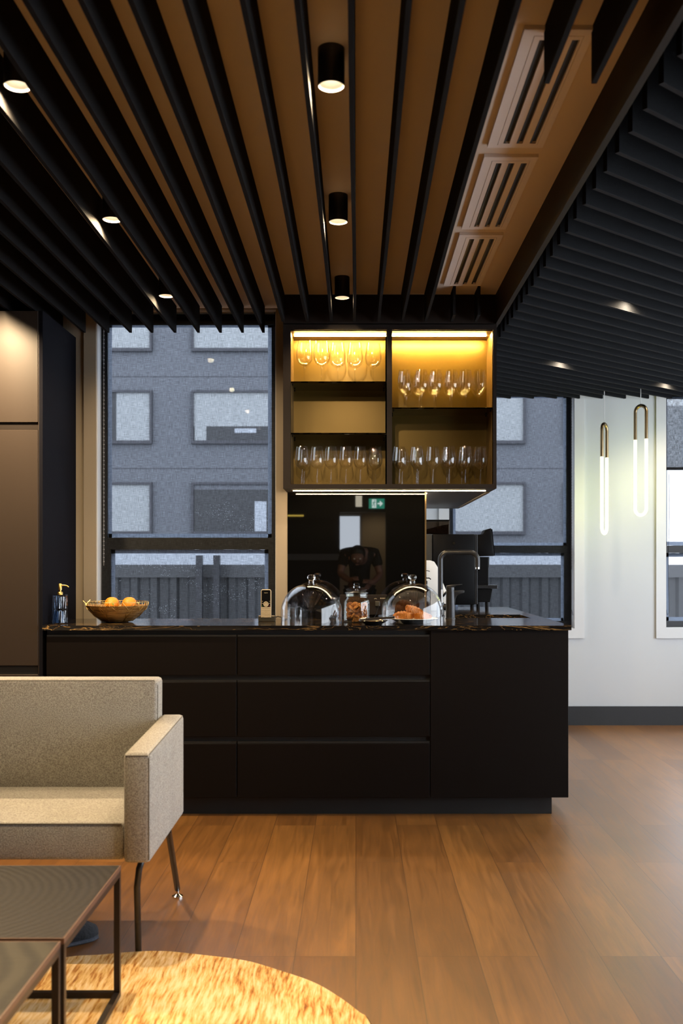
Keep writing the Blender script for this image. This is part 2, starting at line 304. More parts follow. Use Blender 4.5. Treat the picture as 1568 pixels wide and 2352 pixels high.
def mat_bowl():
    m, nt, out = newmat('wound_gold_fibre'); L = nt.links.new
    b = nd(nt, 'ShaderNodeBsdfPrincipled', Roughness=0.42, Metallic=0.55)
    tc = nd(nt, 'ShaderNodeTexCoord'); mp = nd(nt, 'ShaderNodeMapping'); mp.inputs['Scale'].default_value = (7, 7, 130); L(tc.outputs['Object'], mp.inputs[0])
    n = nd(nt, 'ShaderNodeTexNoise', Scale=1.5, Detail=4.0, Distortion=1.5); L(mp.outputs[0], n.inputs['Vector'])
    r = nd(nt, 'ShaderNodeValToRGB'); r.color_ramp.elements[0].position = 0.3; r.color_ramp.elements[0].color = (0.13, 0.05, 0.010, 1); r.color_ramp.elements[1].position = 0.72; r.color_ramp.elements[1].color = (0.66, 0.36, 0.10, 1)
    L(n.outputs[0], r.inputs[0]); L(r.outputs[0], b.inputs['Base Color'])
    bp = nd(nt, 'ShaderNodeBump', Strength=0.9, Distance=0.004); L(n.outputs[0], bp.inputs['Height']); L(bp.outputs[0], b.inputs['Normal'])
    L(b.outputs[0], out.inputs[0]); return m
M['bowl'] = mat_bowl()

# ------------------------------------------------------------------ mesh builder
ORG = {}
class MB:
    def __init__(s): s.bm = bmesh.new()
    def box(s, x0, x1, y0, y1, z0, z1, bev=0.0, seg=2):
        t = bmesh.new()
        bmesh.ops.create_cube(t, size=1.0)
        for v in t.verts:
            v.co = Vector(((x0 + x1) / 2 + v.co.x * (x1 - x0), (y0 + y1) / 2 + v.co.y * (y1 - y0), (z0 + z1) / 2 + v.co.z * (z1 - z0)))
        if bev: bmesh.ops.bevel(t, geom=list(t.edges), offset=bev, segments=seg, affect='EDGES', profile=0.5)
        s._add(t); return s
    def _add(s, t, mat=None):
        if mat is not None: bmesh.ops.transform(t, matrix=mat, verts=list(t.verts))
        me = bpy.data.meshes.new('tmp'); t.to_mesh(me); t.free(); s.bm.from_mesh(me); bpy.data.meshes.remove(me)
    def cyl(s, p0, p1, r0, r1=None, seg=20, caps=True):
        r1 = r0 if r1 is None else r1
        return s.tube([p0, p1], [r0, r1], seg, caps)
    def tube(s, pts, r, seg=10, caps=True, closed=False):
        pts = [Vector(p) for p in pts]; n = len(pts)
        rs = r if isinstance(r, (list, tuple)) else [r] * n
        rings = []; up = None
        for i, p in enumerate(pts):
            a = pts[(i - 1) % n] if (closed or i > 0) else p
            b = pts[(i + 1) % n] if (closed or i < n - 1) else p
            t = (b - a).normalized()
            if up is None:
                up = Vector((0, 0, 1)) if abs(t.z) < 0.9 else Vector((1, 0, 0))
            u = (up - t * up.dot(t))
            if u.length < 1e-6: u = t.orthogonal()
            u.normalize(); up = u; w = t.cross(u)
            rings.append([s.bm.verts.new(p + rs[i] * (u * math.cos(2 * PI * k / seg) + w * math.sin(2 * PI * k / seg))) for k in range(seg)])
        m = n if closed else n - 1
        for i in range(m):
            A, B = rings[i], rings[(i + 1) % n]
            for k in range(seg):
                s.bm.faces.new((A[k], A[(k + 1) % seg], B[(k + 1) % seg], B[k]))
        if caps and not closed:
            s.bm.faces.new(list(reversed(rings[0]))); s.bm.faces.new(rings[-1])
        return s
    def lathe(s, prof, c=(0, 0, 0), seg=32, mat=None):
        t = bmesh.new(); rings = []
        for r, z in prof:
            if r < 1e-6: rings.append([t.verts.new((c[0], c[1], c[2] + z))])
            else: rings.append([t.verts.new((c[0] + r * math.cos(2 * PI * k / seg), c[1] + r * math.sin(2 * PI * k / seg), c[2] + z)) for k in range(seg)])
        for A, B in zip(rings, rings[1:]):
            for k in range(seg):
                k2 = (k + 1) % seg
                if len(A) == 1 and len(B) == 1: continue
                if len(A) == 1: t.faces.new((A[0], B[k2], B[k]))
                elif len(B) == 1: t.faces.new((A[k], A[k2], B[0]))
                else: t.faces.new((A[k], A[k2], B[k2], B[k]))
        s._add(t, mat); return s
    def ball(s, c, r, sc=(1, 1, 1), seg=20):
        t = bmesh.new(); bmesh.ops.create_uvsphere(t, u_segments=seg, v_segments=max(8, seg // 2), radius=r)
        s._add(t, Matrix.Translation(c) @ Matrix.Diagonal((*sc, 1))); return s
    def prism(s, poly, axis, a0, a1, bev=0.0):
        """poly in the other two axes (x: yz, y: xz, z: xy), extruded from a0 to a1"""
        def mk(p, a): return {'x': (a, p[0], p[1]), 'y': (p[0], a, p[1]), 'z': (p[0], p[1], a)}[axis]
        t = bmesh.new()
        A = [t.verts.new(mk(p, a0)) for p in poly]; B = [t.verts.new(mk(p, a1)) for p in poly]
        t.faces.new(A); t.faces.new(list(reversed(B))); n = len(poly)
        for k in range(n): t.faces.new((A[(k + 1) % n], A[k], B[k], B[(k + 1) % n]))
        bmesh.ops.recalc_face_normals(t, faces=list(t.faces))
        if bev: bmesh.ops.bevel(t, geom=list(t.edges), offset=bev, segments=2, affect='EDGES', profile=0.5)
        s._add(t); return s
    def cells(s, us, vs, keep, a0, a1, plane='xy'):
        """slab of grid cells with holes where keep() is false"""
        def mk(u, v, a): return (u, v, a) if plane == 'xy' else ((u, a, v) if plane == 'xz' else (a, u, v))
        V = {}
        def vert(i, j, k):
            if (i, j, k) not in V: V[(i, j, k)] = s.bm.verts.new(mk(us[i], vs[j], (a0, a1)[k]))
            return V[(i, j, k)]
        K = lambda i, j: 0 <= i < len(us) - 1 and 0 <= j < len(vs) - 1 and keep((us[i] + us[i + 1]) / 2, (vs[j] + vs[j + 1]) / 2)
        for i in range(len(us) - 1):
            for j in range(len(vs) - 1):
                if not K(i, j): continue
                s.bm.faces.new([vert(i, j, 0), vert(i, j + 1, 0), vert(i + 1, j + 1, 0), vert(i + 1, j, 0)])
                s.bm.faces.new([vert(i, j, 1), vert(i + 1, j, 1), vert(i + 1, j + 1, 1), vert(i, j + 1, 1)])
                for di, dj, e in ((-1, 0, ((i, j), (i, j + 1))), (1, 0, ((i + 1, j + 1), (i + 1, j))), (0, -1, ((i + 1, j), (i, j))), (0, 1, ((i, j + 1), (i + 1, j + 1)))):
                    if not K(i + di, j + dj):
                        p, q = e
                        s.bm.faces.new([vert(*p, 0), vert(*p, 1), vert(*q, 1), vert(*q, 0)][::-1])
        bmesh.ops.recalc_face_normals(s.bm, faces=list(s.bm.faces))
        return s
    def build(s, name, mat, parent=None, smooth=None, loc=None, flip=False):
        me = bpy.data.meshes.new(name)
        o = ORG.get(parent.name, Vector((0, 0, 0))) if parent else Vector(loc or (0, 0, 0))
        for v in s.bm.verts: v.co -= o
        s.bm.to_mesh(me); s.bm.free()
        if smooth is not None:
            me.polygons.foreach_set('use_smooth', [True] * len(me.polygons))
            try: me.set_sharp_from_angle(angle=math.radians(smooth))
            except Exception: pass
        me.materials.append(mat)
        ob = bpy.data.objects.new(name, me); COL.objects.link(ob)
        if parent: ob.parent = parent
        else: ob.location = o
        ORG[ob.name] = o
        return ob

def thing(name, label, cat, loc=(0, 0, 0), group=None):
    o = bpy.data.objects.new(name, None); COL.objects.link(o); o.location = loc; o.empty_display_size = 0.05
    o['label'] = label; o['category'] = cat
    if group: o['group'] = group
    ORG[o.name] = Vector(loc); return o
def tag(o, label, cat, group=None, kind=None):
    o['label'] = label; o['category'] = cat
    if group: o['group'] = group
    if kind: o['kind'] = kind
    return o
def struct(o): o['kind'] = 'structure'; return o
def dup(root, loc, label=None, rotz=None):
    r = root.copy(); COL.objects.link(r); r.location = loc
    if rotz is not None: r.rotation_euler = (0, 0, rotz)
    if label: r['label'] = label
    for ch in list(root.children):
        c = ch.copy(); COL.objects.link(c); c.parent = r
        for g in ch.children:
            d = g.copy(); COL.objects.link(d); d.parent = c
    ORG[r.name] = Vector(loc); return r
B = lambda *a, **k: MB().box(*a, **k)

# ------------------------------------------------------------------ room shell
ZC = 2.60
YB, YR = 5.39, 7.53              # left rear wall, set-back right rear wall
XR, XL = 3.5, -3.0
XJ = 0.377                       # where the rear wall steps back
struct(B(XL - .1, XR + .1, -9.0, YR + .15, -0.1, 0).build('floor', M['floor']))
struct(B(XL, 0.715, -7.0, YB + .1, ZC, ZC + .1).build('ceiling', M['plaster']))
struct(B(0.735, XR, -7.0, YR, ZC, ZC + .1).build('ceiling_dark', M['blackceil']))
struct(B(-.6, 1.2, -9.0, -7.0, ZC, ZC + .1).build('ceiling_corridor', M['blackceil']))
W1 = (PX(222, YB), PX(634, YB), 0.70, 2.594)      # window openings (x0, x1, z0, z1)
W2 = (PX(1030, YR), PX(1318, YR), PZ(1443, YR), 2.56)
W3 = (PX(1528, YR), PX(1528, YR) + 0.945, PZ(1443, YR), 2.56)
inside = lambda w, x, z: w[0] < x < w[1] and w[2] < z < w[3]
struct(MB().cells([XL, W1[0], W1[1], XJ], [0, W1[2], W1[3], ZC + .1], lambda x, z: not inside(W1, x, z), YB, YB + .14, 'xz').build('wall_back', M['wallcream']))
struct(B(XJ - .12, XJ, YB + .14, YR, 0, ZC + .1).build('wall_return', M['wall']))
struct(MB().cells([XJ - .12, W2[0], W2[1], W3[0], W3[1], XR + .1], [0, W2[2], W2[3], ZC + .1], lambda x, z: not (inside(W2, x, z) or inside(W3, x, z)), YR, YR + .14, 'xz').build('wall_rear_right', M['wall']))
WR = (0.6, 6.9, 0.25, 2.40)
struct(MB().cells([-7.0, WR[0], WR[1], YR], [0, WR[2], WR[3], ZC + .1], lambda y, z: not inside(WR, y, z), XR, XR + .12, 'yz').build('wall_right', M['wall']))
struct(B(XL - .1, XL, -7.0, YB + .14, 0, ZC + .1).build('wall_left', M['darkwall']))
# behind the camera: a dark wall with an opening to a corridor, mirrored in the black glass
DO = (-.287, .53, 0, 2.13)
struct(MB().cells([XL, DO[0], DO[1], XR], [0, DO[3], ZC + .1], lambda x, z: not inside(DO, x, z), -7.12, -7.0, 'xz').build('wall_front', M['darkwall']))
CW = (-.55, .115, 1.45, 2.17)
struct(MB().cells([-.6, CW[0], CW[1], 1.2], [0, CW[2], CW[3], ZC + .1], lambda x, z: not inside(CW, x, z), -8.6, -8.5, 'xz').build('wall_corridor', M['beige']))
struct(B(-.7, -.6, -8.6, -7.12, 0, ZC + .1).build('wall_corridor_left', M['beige']))
struct(B(1.2, 1.3, -8.6, -7.12, 0, ZC + .1).build('wall_corridor_right', M['beige']))
struct(B(XJ, XR, YR - .018, YR, 0, PZ(1622, YR)).build('baseboard_right', M['base']))
# architraves
def architrave(name, w, y, wd, mat, bottom=True):
    m = MB(); d = .016
    xs = [w[0] - wd, w[0], w[1], w[1] + wd]; zs = [w[2] - (wd if bottom else 0), w[2], w[3], min(ZC, w[3] + wd)]
    m.cells(xs, zs, lambda x, z: not inside(w, x, z), y - d, y, 'xz')
    return struct(m.build(name, mat))
architrave('trim_1', W1, YB, .066, M['wallcream'])
architrave('trim_2', W2, YR, .075, M['trim']); architrave('trim_3', W3, YR, .075, M['trim'])
# edge beam between the two ceilings and the dark fascia over the wall unit
struct(B(0.715, 0.735, -7.0, 5.10, PZ(745, 5.1), ZC + .1).build('trim_4', M['upper']))
struct(B(PX(650, 5.1), 0.735, 5.10, 5.38, 2.452, ZC).build('trim_5', M['upper']))
# white reveals inside the window openings
for i, (w, y) in enumerate(((W1, YB), (W2, YR), (W3, YR))):
    m = MB(); t = .004
    m.box(w[0], w[0] + t, y - .001, y + .10, w[2], w[3]).box(w[1] - t, w[1], y - .001, y + .10, w[2], w[3]).box(w[0], w[1], y - .001, y + .10, w[3] - t, w[3]).box(w[0], w[1], y - .001, y + .10, w[2], w[2] + t)
    struct(m.build('trim_%d' % (6 + i), M['trim']))

# ------------------------------------------------------------------ windows
def ragged(m, x0, x1, y, z0, z1, vertical, n=26, amp=.0022):
    """a strip of tape with a torn outer edge"""
    rnd = random.Random(int(abs(x0 * 991 + z0 * 577)))
    bm = m.bm; rows = []
    for k in range(n + 1):
        t = k / n; j = rnd.uniform(-amp, amp) * (2.2 if rnd.random() < .12 else 1)
        if vertical: z = z0 + (z1 - z0) * t; rows.append((bm.verts.new((x0 + j, y, z)), bm.verts.new((x1, y, z))))
        else: x = x0 + (x1 - x0) * t; rows.append((bm.verts.new((x, y, z0)), bm.verts.new((x, y, z1 + j))))
    for a, b in zip(rows, rows[1:]): bm.faces.new((a[0], b[0], b[1], a[1]))
def window(name, w, y, zt0, zt1, bl, br, tw, low_in=.018, blocks=True):
    """fixed upper light over a transom and a lower light; torn tape round the glass"""
    root = bpy.data.objects.new(name, None); COL.objects.link(root); root['kind'] = 'structure'; root.location = ((w[0] + w[1]) / 2, y, w[2]); ORG[root.name] = Vector(root.location)
    y0, y1 = y, y + .05
    xs = [w[0], w[0] + bl, w[0] + bl + low_in, w[1] - br - low_in, w[1] - br, w[1]]
    zs = [w[2], w[2] + .05, zt0, zt1, w[3] - .05, w[3]]
    up = (xs[1], xs[4], zs[3], zs[4]); lo = (xs[2], xs[3], zs[1], zs[2])
    MB().cells(xs, zs, lambda x, z: not (inside(up, x, z) or inside(lo, x, z)), y0, y1, 'xz').build('window_frame', M['frame'], root)
    for q in (up, lo):
        B(q[0] - .003, q[1] + .003, y + .022, y + .028, q[2] - .003, q[3] + .003).build('window_pane', M['pane'], root)
        yt = y + .018
        for side in range(4):
            m = MB()
            if side == 0: ragged(m, q[0], q[0] + tw, yt, q[2], q[3], True)
            elif side == 1: ragged(m, q[1], q[1] - tw, yt, q[2], q[3], True)
            elif side == 2: ragged(m, q[0], q[1], yt, q[2] + tw, q[2], False)
            else: ragged(m, q[0], q[1], yt, q[3] - tw, q[3], False)
            m.build('masking_tape', M['tape'], root)
    return root, up, lo
Y1, Y2 = YB + .08, YR + .08
win1, up1, lo1 = window('window_1', W1, Y1, PZ(1262, Y1), PZ(1235, Y1), .037, .031, .022)
win2, up2, lo2 = window('window_2', W2, Y2, PZ(1270, Y2), PZ(1253, Y2), .040, .040, .022)
win3, up3, lo3 = window('window_3', W3, Y2, PZ(1270, Y2), PZ(1253, Y2), .012, .04, .03, low_in=.012)
# rain on the left window
dr = MB(); dr.box(lo1[0], lo1[1], Y1 + .030, Y1 + .0302, lo1[2], lo1[3]); dr.build('rain_film', M['drops'], win1)
dr = MB(); dr.box(PX(440, Y1), up1[1], Y1 + .030, Y1 + .0302, up1[2], PZ(1150, Y1)); dr.build('rain_film', M['drops'], win1)
# big glazing on the right, outside the frame, lets the daylight in
gl = bpy.data.objects.new('window_4', None); COL.objects.link(gl); gl['kind'] = 'structure'; gl.location = (XR + .05, 3.5, WR[2]); ORG[gl.name] = Vector(gl.location)
ys = [WR[0], WR[0] + .06]; 
for k in range(1, 4): yy = WR[0] + (WR[1] - WR[0]) * k / 4; ys += [yy - .03, yy + .03]
ys += [WR[1] - .06, WR[1]]
MB().cells(ys, [WR[2], WR[2] + .06, WR[3] - .06, WR[3]], lambda y, z: (z < WR[2] + .06 or z > WR[3] - .06) or any(abs(y - c) < .031 for c in [WR[0] + .03, WR[1] - .03] + [WR[0] + (WR[1] - WR[0]) * k / 4 for k in (1, 2, 3)]), XR + .03, XR + .08, 'yz').build('window_frame', M['frame'], gl)
B(XR + .052, XR + .058, WR[0], WR[1], WR[2], WR[3]).build('window_pane', M['pane'], gl)
cw = bpy.data.objects.new('window_5', None); COL.objects.link(cw); cw['kind'] = 'structure'; cw.location = (0, -8.55, CW[2]); ORG[cw.name] = Vector(cw.location)
MB().cells([CW[0], CW[0] + .04, CW[1] - .04, CW[1]], [CW[2], CW[2] + .04, CW[3] - .04, CW[3]], lambda x, z: not (CW[0] + .04 < x < CW[1] - .04 and CW[2] + .04 < z < CW[3] - .04), -8.58, -8.53, 'xz').build('window_frame', M['trim'], cw)
B(CW[0], CW[1], -8.56, -8.555, CW[2], CW[3]).build('window_pane', M['pane'], cw)

# roller blinds
def blind(w, y, x0, x1, zb, label, mat, chain_x):
    t = thing('roller_blind', label, 'blind', ((x0 + x1) / 2, y, w[3]), 'roller blinds in the window openings')
    zt = w[3] - .014
    B(x0, x1, y, y + .0012, zb, zt - .045).build('fabric', mat, t)
    MB().cyl((x0 - .004, y + .003, zt - .03), (x1 + .004, y + .003, zt - .03), .026, seg=20).build('roller_tube', M['black'], t, 40)
    for xe in (x0 - .008, x1 + .002): B(xe, xe + .006, y - .02, y + .035, zt - .06, zt + .013).build('bracket', M['black'], t)
    B(x0, x1, y - .005, y + .007, zb - .018, zb + .004, .002).build('bottom_bar', M['black'], t)
    m = MB()
    for k in range(60): m.ball((chain_x, y - .012, zt - .05 - k * .022), .0042, seg=6)
    m.tube([(chain_x, y - .012, zt - .03), (chain_x, y - .012, zt - .05 - 60 * .022)], .0015, 6)
    m.build('bead_chain', M['chain'], t)
    return t
blind(W1, YB + .045, W1[0] + .018, W1[1] - .012, .80, 'grey see-through roller blind pulled down over the window left of the wall cabinet', M['blind'], W1[0] + .030)
blind(W2, YR + .045, W2[0] + .018, W2[1] - .012, .78, 'grey see-through roller blind pulled down over the window behind the coffee machine', M['blind'], W2[1] - .012)
b3 = blind(W3, YR + .045, W3[0] + .018, W3[1] - .012, PZ(1073, YR), 'dark grey roller blind half lowered in the window at the right edge', M['blinddark'], W3[0] + .012)
# pull cords hanging in the two right windows
for xc, lab in ((W2[1] + .004, 'thin dark pull cord hanging at the right jamb of the window behind the counter'), (W3[0] + .028, 'thin dark pull cord hanging in the window at the right edge')):
    pts = [(xc + .004 * math.sin(k * .5), YR + .012, 1.9 - k * .075) for k in range(15)] + [(xc - .012, YR + .010, .83), (xc - .02, YR + .010, .87)]
    tag(MB().tube(pts, .0016, 5).build('pull_cord', M['felt_grey']), lab, 'cord', 'blind cords')

# ------------------------------------------------------------------ outside
struct(B(-40, 50, YR + 1.2, 60, -3.2, -3.0).build('ground_outside', M['asphalt']))
YF = 30.0
fx = lambda p: PX(p, YF); fz = lambda p: PZ(p, YF)
bld = thing('office_building', 'grey rendered office building with rows of blinded windows across the street', 'building', (0, YF, -3))
MB().box(fx(-500), fx(1500), YF, YF + 8, fz(1262), fz(300)).build('wall', M['facade'], bld)
B(fx(-500), fx(1500), YF - .05, YF + 8, -3, fz(1296)).build('lower_wall', M['facade'], bld)
B(fx(-500), fx(1500), YF - .1, YF + 8, fz(1298), fz(1262)).build('pale_band', M['facadeband'], bld)
cols = [(60, 350), (440, 705), (795, 915), (1005, 1206), (1294, 1480)]
rows = [(560, 596), (690, 808), (897, 1020), (1108, 1228)]
for ci, (a, b) in enumerate(cols):
    for ri, (t, u) in enumerate(rows):
        xa, xb, zb, zt = fx(a), fx(b), fz(u), fz(t)
        f = MB().cells([xa, xa + .07, xb - .07, xb], [zb, zb + .10, zt - .07, zt], lambda x, z: not (xa + .07 < x < xb - .07 and zb + .10 < z < zt - .07), YF - .10, YF, 'xz').build('window', M['facadeframe'], bld)
        dark = (ci, ri) == (1, 3)
        if (ci, ri) == (1, 2):
            zm = zb + (zt - zb) * .33
            B(xa, xb, YF - .04, YF - .02, zm, zt).build('pane', M['facadeblind'], f)
            B(xa, xb, YF - .04, YF - .02, zb, zm).build('pane', M['facadedark'], f)
            B(xa + .1, xa + .45, YF - .06, YF - .045, zb + .1, zm).build('pane', M['facadeblind'], f)
            B(xa + 1.3, xa + 1.95, YF - .06, YF - .045, zm - .2, zm - .07).build('pane', M['facadeband'], f)
        elif (ci, ri) == (0, 2):
            xm = fx(268)
            B(xm, xb, YF - .04, YF - .02, zb, zt).build('pane', M['facadeblind'], f)
            B(xa, xm, YF - .04, YF - .02, zb, zt).build('pane', M['facadedark'], f)
        elif dark:
            B(xa, xb, YF - .04, YF - .02, zb, zt).build('pane', M['facadedark'], f)
            B(xa, xb, YF - .05, YF - .045, zt - .22, zt - .07).build('pane', M['facade'], f)
            B(fx(585), fx(612), YF - .05, YF - .045, zb + .1, zb + 1.0).build('pane', M['facadeband'], f)
        else:
            B(xa, xb, YF - .04, YF - .02, zb, zt).build('pane', M['facadeblind'], f)
for p in (865, 1076): B(fx(-500), fx(1500), YF - .006, YF, fz(p) - .012, fz(p) + .012).build('render_joint', M['facadeframe'], bld)
wb = thing('white_building', 'bright white building seen through the window at the right edge', 'building', (fx(1760), YF, -3))
B(fx(1520), fx(2100), YF + .2, YF + 8, fz(1240), 6).build('wall', M['facadewhite'], wb)
B(fx(1520), fx(2100), YF + .1, YF + 8, -3, fz(1240)).build('lower_wall', M['facadewhite'], wb)
for zk in (1.6, 4.6): B(fx(1640), fx(1720), YF + .02, YF + .1, zk + 1.2, zk + 2.6).build('window', M['facadeblind'], wb)
YFe = 12.0
fen = thing('corrugated_fence', 'dark grey corrugated steel fence running outside below the windows', 'fence', (0, YFe, -3))
pts = []; x = -8.0
while x < 10.0:
    pts += [(x, YFe), (x + .10, YFe), (x + .13, YFe - .035), (x + .205, YFe - .035)]; x += .235
m = MB(); bm = m.bm
A = [bm.verts.new((p[0], p[1], -3)) for p in pts]; Bt = [bm.verts.new((p[0], p[1], PZ(1325, YFe))) for p in pts]
for k in range(len(pts) - 1): bm.faces.new((A[k], A[k + 1], Bt[k + 1], Bt[k]))
m.build('sheet', M['fence'], fen)
B(-8, 10, YFe - .07, YFe + .03, PZ(1326, YFe), PZ(1297, YFe)).build('cap_rail', M['fencelight'], fen)
for px in (458, 498): B(PX(px - 7, YFe - .2), PX(px + 7, YFe - .2), YFe - .25, YFe - .15, -3, PZ(1276, YFe)).build('post', M['facadedark'], fen)

# ------------------------------------------------------------------ ceiling baffles
ZB = 2.457
def baffle(x, y0, y1, th=.0135, wav=.0035, seed=0, mat=None, zt=ZC):
    m = MB(); bm = m.bm; n = max(2, int((y1 - y0) / .22)); rnd = random.Random(seed); ph = rnd.uniform(0, 6); fr = rnd.uniform(1.1, 2.0)
    prev = None
    for k in range(n + 1):
        y = y0 + (y1 - y0) * k / n; dx = wav * math.sin(fr * y + ph) * min(1, (y1 - y) / .6 + .15)
        r = [bm.verts.new(c) for c in ((x - th / 2, y, zt), (x + th / 2, y, zt), (x + th / 2 + dx, y, ZB), (x - th / 2 + dx, y, ZB))]
        if prev:
            for q in range(4): bm.faces.new((prev[q], prev[(q + 1) % 4], r[(q + 1) % 4], r[q]))
        else: bm.faces.new(r[::-1])
        prev = r
    bm.faces.new(prev)
    bmesh.ops.recalc_face_normals(bm, faces=list(bm.faces))
    return m.build('ceiling_baffle', mat or M['felt'], loc=(x, y1, ZB))
GB = 'black felt baffles hanging under the warm ceiling'
XBAF = {0: -.008, -1: -.126, -2: -.248, -3: -.371, -4: -.494, -5: -.606, -6: -.723, -7: -.842, -8: -.966, -9: -1.090, -10: -1.205, -11: -1.325, -12: -1.452}
for k in range(-13, -24, -1): XBAF[k] = -1.452 + .121 * (k + 12)
XBAF.update({1: .117, 2: .238, 3: .356})
for k in sorted(XBAF, reverse=True):
    over = k >= -3
    o = baffle(XBAF[k], -2.0, 5.085 if over else 5.33, seed=100 + k)
    if over: lab = 'black felt ceiling baffle running to the lit wall cabinet, %s from the left above it' % nth(k + 4)
    elif k >= -11: lab = 'black felt ceiling baffle ending in front of the left window, %s from the cabinet side' % nth(-3 - k)
    elif k == -12: lab = 'black felt ceiling baffle ending just left of the left window'
    else: lab = 'black felt ceiling baffle over the tall bronze cupboard, %s from the window side' % nth(-12 - k)
    tag(o, lab, 'baffle', GB)
for x, k in ((.490, 1), (.612, 2)):
    tag(baffle(x, -2.0, 2.56, seed=300 + k), 'short black felt baffle stopping at the nearest air vent, %s one' % ('left-hand' if k == 1 else 'right-hand'), 'baffle', GB)
    tag(baffle(x, 4.945, 5.085, seed=310 + k), 'stub of black felt baffle between the farthest air vent and the cabinet fascia, %s one' % ('left-hand' if k == 1 else 'right-hand'), 'baffle', GB)
# angled baffles over the right-hand zone
GR = 'charcoal baffles laid diagonally on the right-hand ceiling'
n_r = 0
for k in range(34, -6, -1):
    Y0 = 2.545 + .143 * k
    x0, y0 = .780, Y0
    x1 = min(3.3, .780 + 1.2 * (7.43 - Y0)); y1 = Y0 + (x1 - .780) / 1.2
    if y1 > YR - .05 or x1 - x0 < .05: continue
    d = Vector((1.2, 1, 0)).normalized(); nrm = Vector((d.y, -d.x, 0)) * .0075
    p0, p1 = Vector((x0, y0, 0)), Vector((x1, y1, 0)); m = MB()
    m.prism([(p0 + nrm)[:2], (p1 + nrm)[:2], (p1 - nrm)[:2], (p0 - nrm)[:2]], 'z', ZB - .005, ZC)
    n_r += 1
    rb = tag(m.build('ceiling_baffle', M['felt_grey'], loc=((x0 + x1) / 2, (y0 + y1) / 2, ZB)), 'charcoal diagonal ceiling baffle on the right-hand ceiling, %s from the rear wall' % nth(n_r), 'baffle', GR)
    MB().prism([(p0 + nrm)[:2], (p1 + nrm)[:2], (p1 - nrm)[:2], (p0 - nrm)[:2]], 'z', ZB - .0065, ZB - .005).build('lit_edge', M['felt_lit'], rb)  # thin added strip, coloured lighter as if lit from below

# ------------------------------------------------------------------ air vents
GV = 'white slot vents in the ceiling'
for lab, (y0, y1) in (('nearest', (2.545, 3.27)), ('middle', (3.345, 4.07)), ('farthest', (4.14, 4.90))):
    x0, x1 = .431, .613
    t = thing('air_vent', 'white ceiling air vent with three dark slots, %s of the three' % lab, 'vent', ((x0 + x1) / 2, (y0 + y1) / 2, ZC), GV)
    f0, f1, g0, g1 = x0 + .030, x1 - .022, y0 + .030, y1 - .022
    MB().cells([x0, f0, f1, x1], [y0, g0, g1, y1], lambda x, y: not (f0 < x < f1 and g0 < y < g1), ZC - .012, ZC).build('flange', M['vent'], t)
    sx = [f0 + .0015, .4785, .4985, .521, .541, .5635, .5835, f1 - .0015]; sy = [g0 + .0015, y0 + .050, y1 - .034, g1 - .0015]
    slot = lambda x, y: any(a < x < b for a, b in ((sx[1], sx[2]), (sx[3], sx[4]), (sx[5], sx[6]))) and sy[1] < y < sy[2]
    MB().cells(sx, sy, lambda x, y: not slot(x, y), ZC - .0125, ZC - .004).build('faceplate', M['vent'], t)
    B(f0 + .0005, f1 - .0005, g0 + .0005, g1 - .0005, ZC - .0035, ZC - .0005).build('plenum', M['cabblack'], t)
    for a in (1, 3, 5):
        B(sx[a], sx[a] + .0075, sy[1], sy[2], ZC - .012, ZC - .004, .002).build('vane', M['metalblack'], t)

# ------------------------------------------------------------------ downlights
WARM = (1.0, 0.74, 0.44)
def spot(x, y, z, e, size, blend, col=WARM, rad=.02):
    l = bpy.data.lights.new('lamp_beam', 'SPOT'); l.energy = e; l.spot_size = math.radians(size); l.spot_blend = blend; l.color = col; l.shadow_soft_size = rad
    o = bpy.data.objects.new('lamp_beam', l); COL.objects.link(o); o.location = (x, y, z); return o
GD = 'black cylinder downlights between the baffles'
def skirt(o):
    """light spilling sideways past the rim of the reflector only, like a photometric profile"""
    l = o.data; l.use_nodes = True; nt = l.node_tree; em = nt.nodes['Emission']
    tc = nd(nt, 'ShaderNodeTexCoord'); sp = nd(nt, 'ShaderNodeSeparateXYZ'); nt.links.new(tc.outputs['Normal'], sp.inputs[0])
    ab = nd(nt, 'ShaderNodeMath', operation='ABSOLUTE'); nt.links.new(sp.outputs[2], ab.inputs[0])
    mr = nd(nt, 'ShaderNodeMapRange'); mr.inputs[1].default_value = .60; mr.inputs[2].default_value = .76; mr.inputs[3].default_value = 1; mr.inputs[4].default_value = .04
    nt.links.new(ab.outputs[0], mr.inputs[0]); nt.links.new(mr.outputs[0], em.inputs['Strength'])
dl = thing('downlight', 'x', 'lamp', (-.065, 2.665, ZC), GD)
MB().lathe([(0, .0), (.036, 0), (.036, -.100), (.0335, -.100), (.0335, -.02)], ORG[dl.name], 40).build('housing', M['metalblack'], dl, 40)
MB().lathe([(.0334, -.0995), (.0225, -.064), (.0, -.064)][:2], ORG[dl.name], 40).build('reflector', M['reflector'], dl, 60)
MB().lathe([(.0225, -.0645), (.014, -.0675), (0, -.0685)], ORG[dl.name], 32).build('lens', M['lens'], dl, 60)
first = True
LIGHTS = [(-.066, 2.665, 'right row, nearest'), (-.066, 3.725, 'right row, middle'), (-.066, 4.79, 'right row, farthest, by the cabinet'),
          (-.905, 2.665, 'left row, nearest'), (-.905, 3.70, 'left row, middle'), (-.905, 4.757, 'left row, farthest, before the window')]
for x, y, lab in LIGHTS:
    lab = 'lit black cylinder ceiling lamp, ' + lab
    if first: dl.location = (x, y, ZC); dl['label'] = lab; first = False
    else: dup(dl, (x, y, ZC), lab)
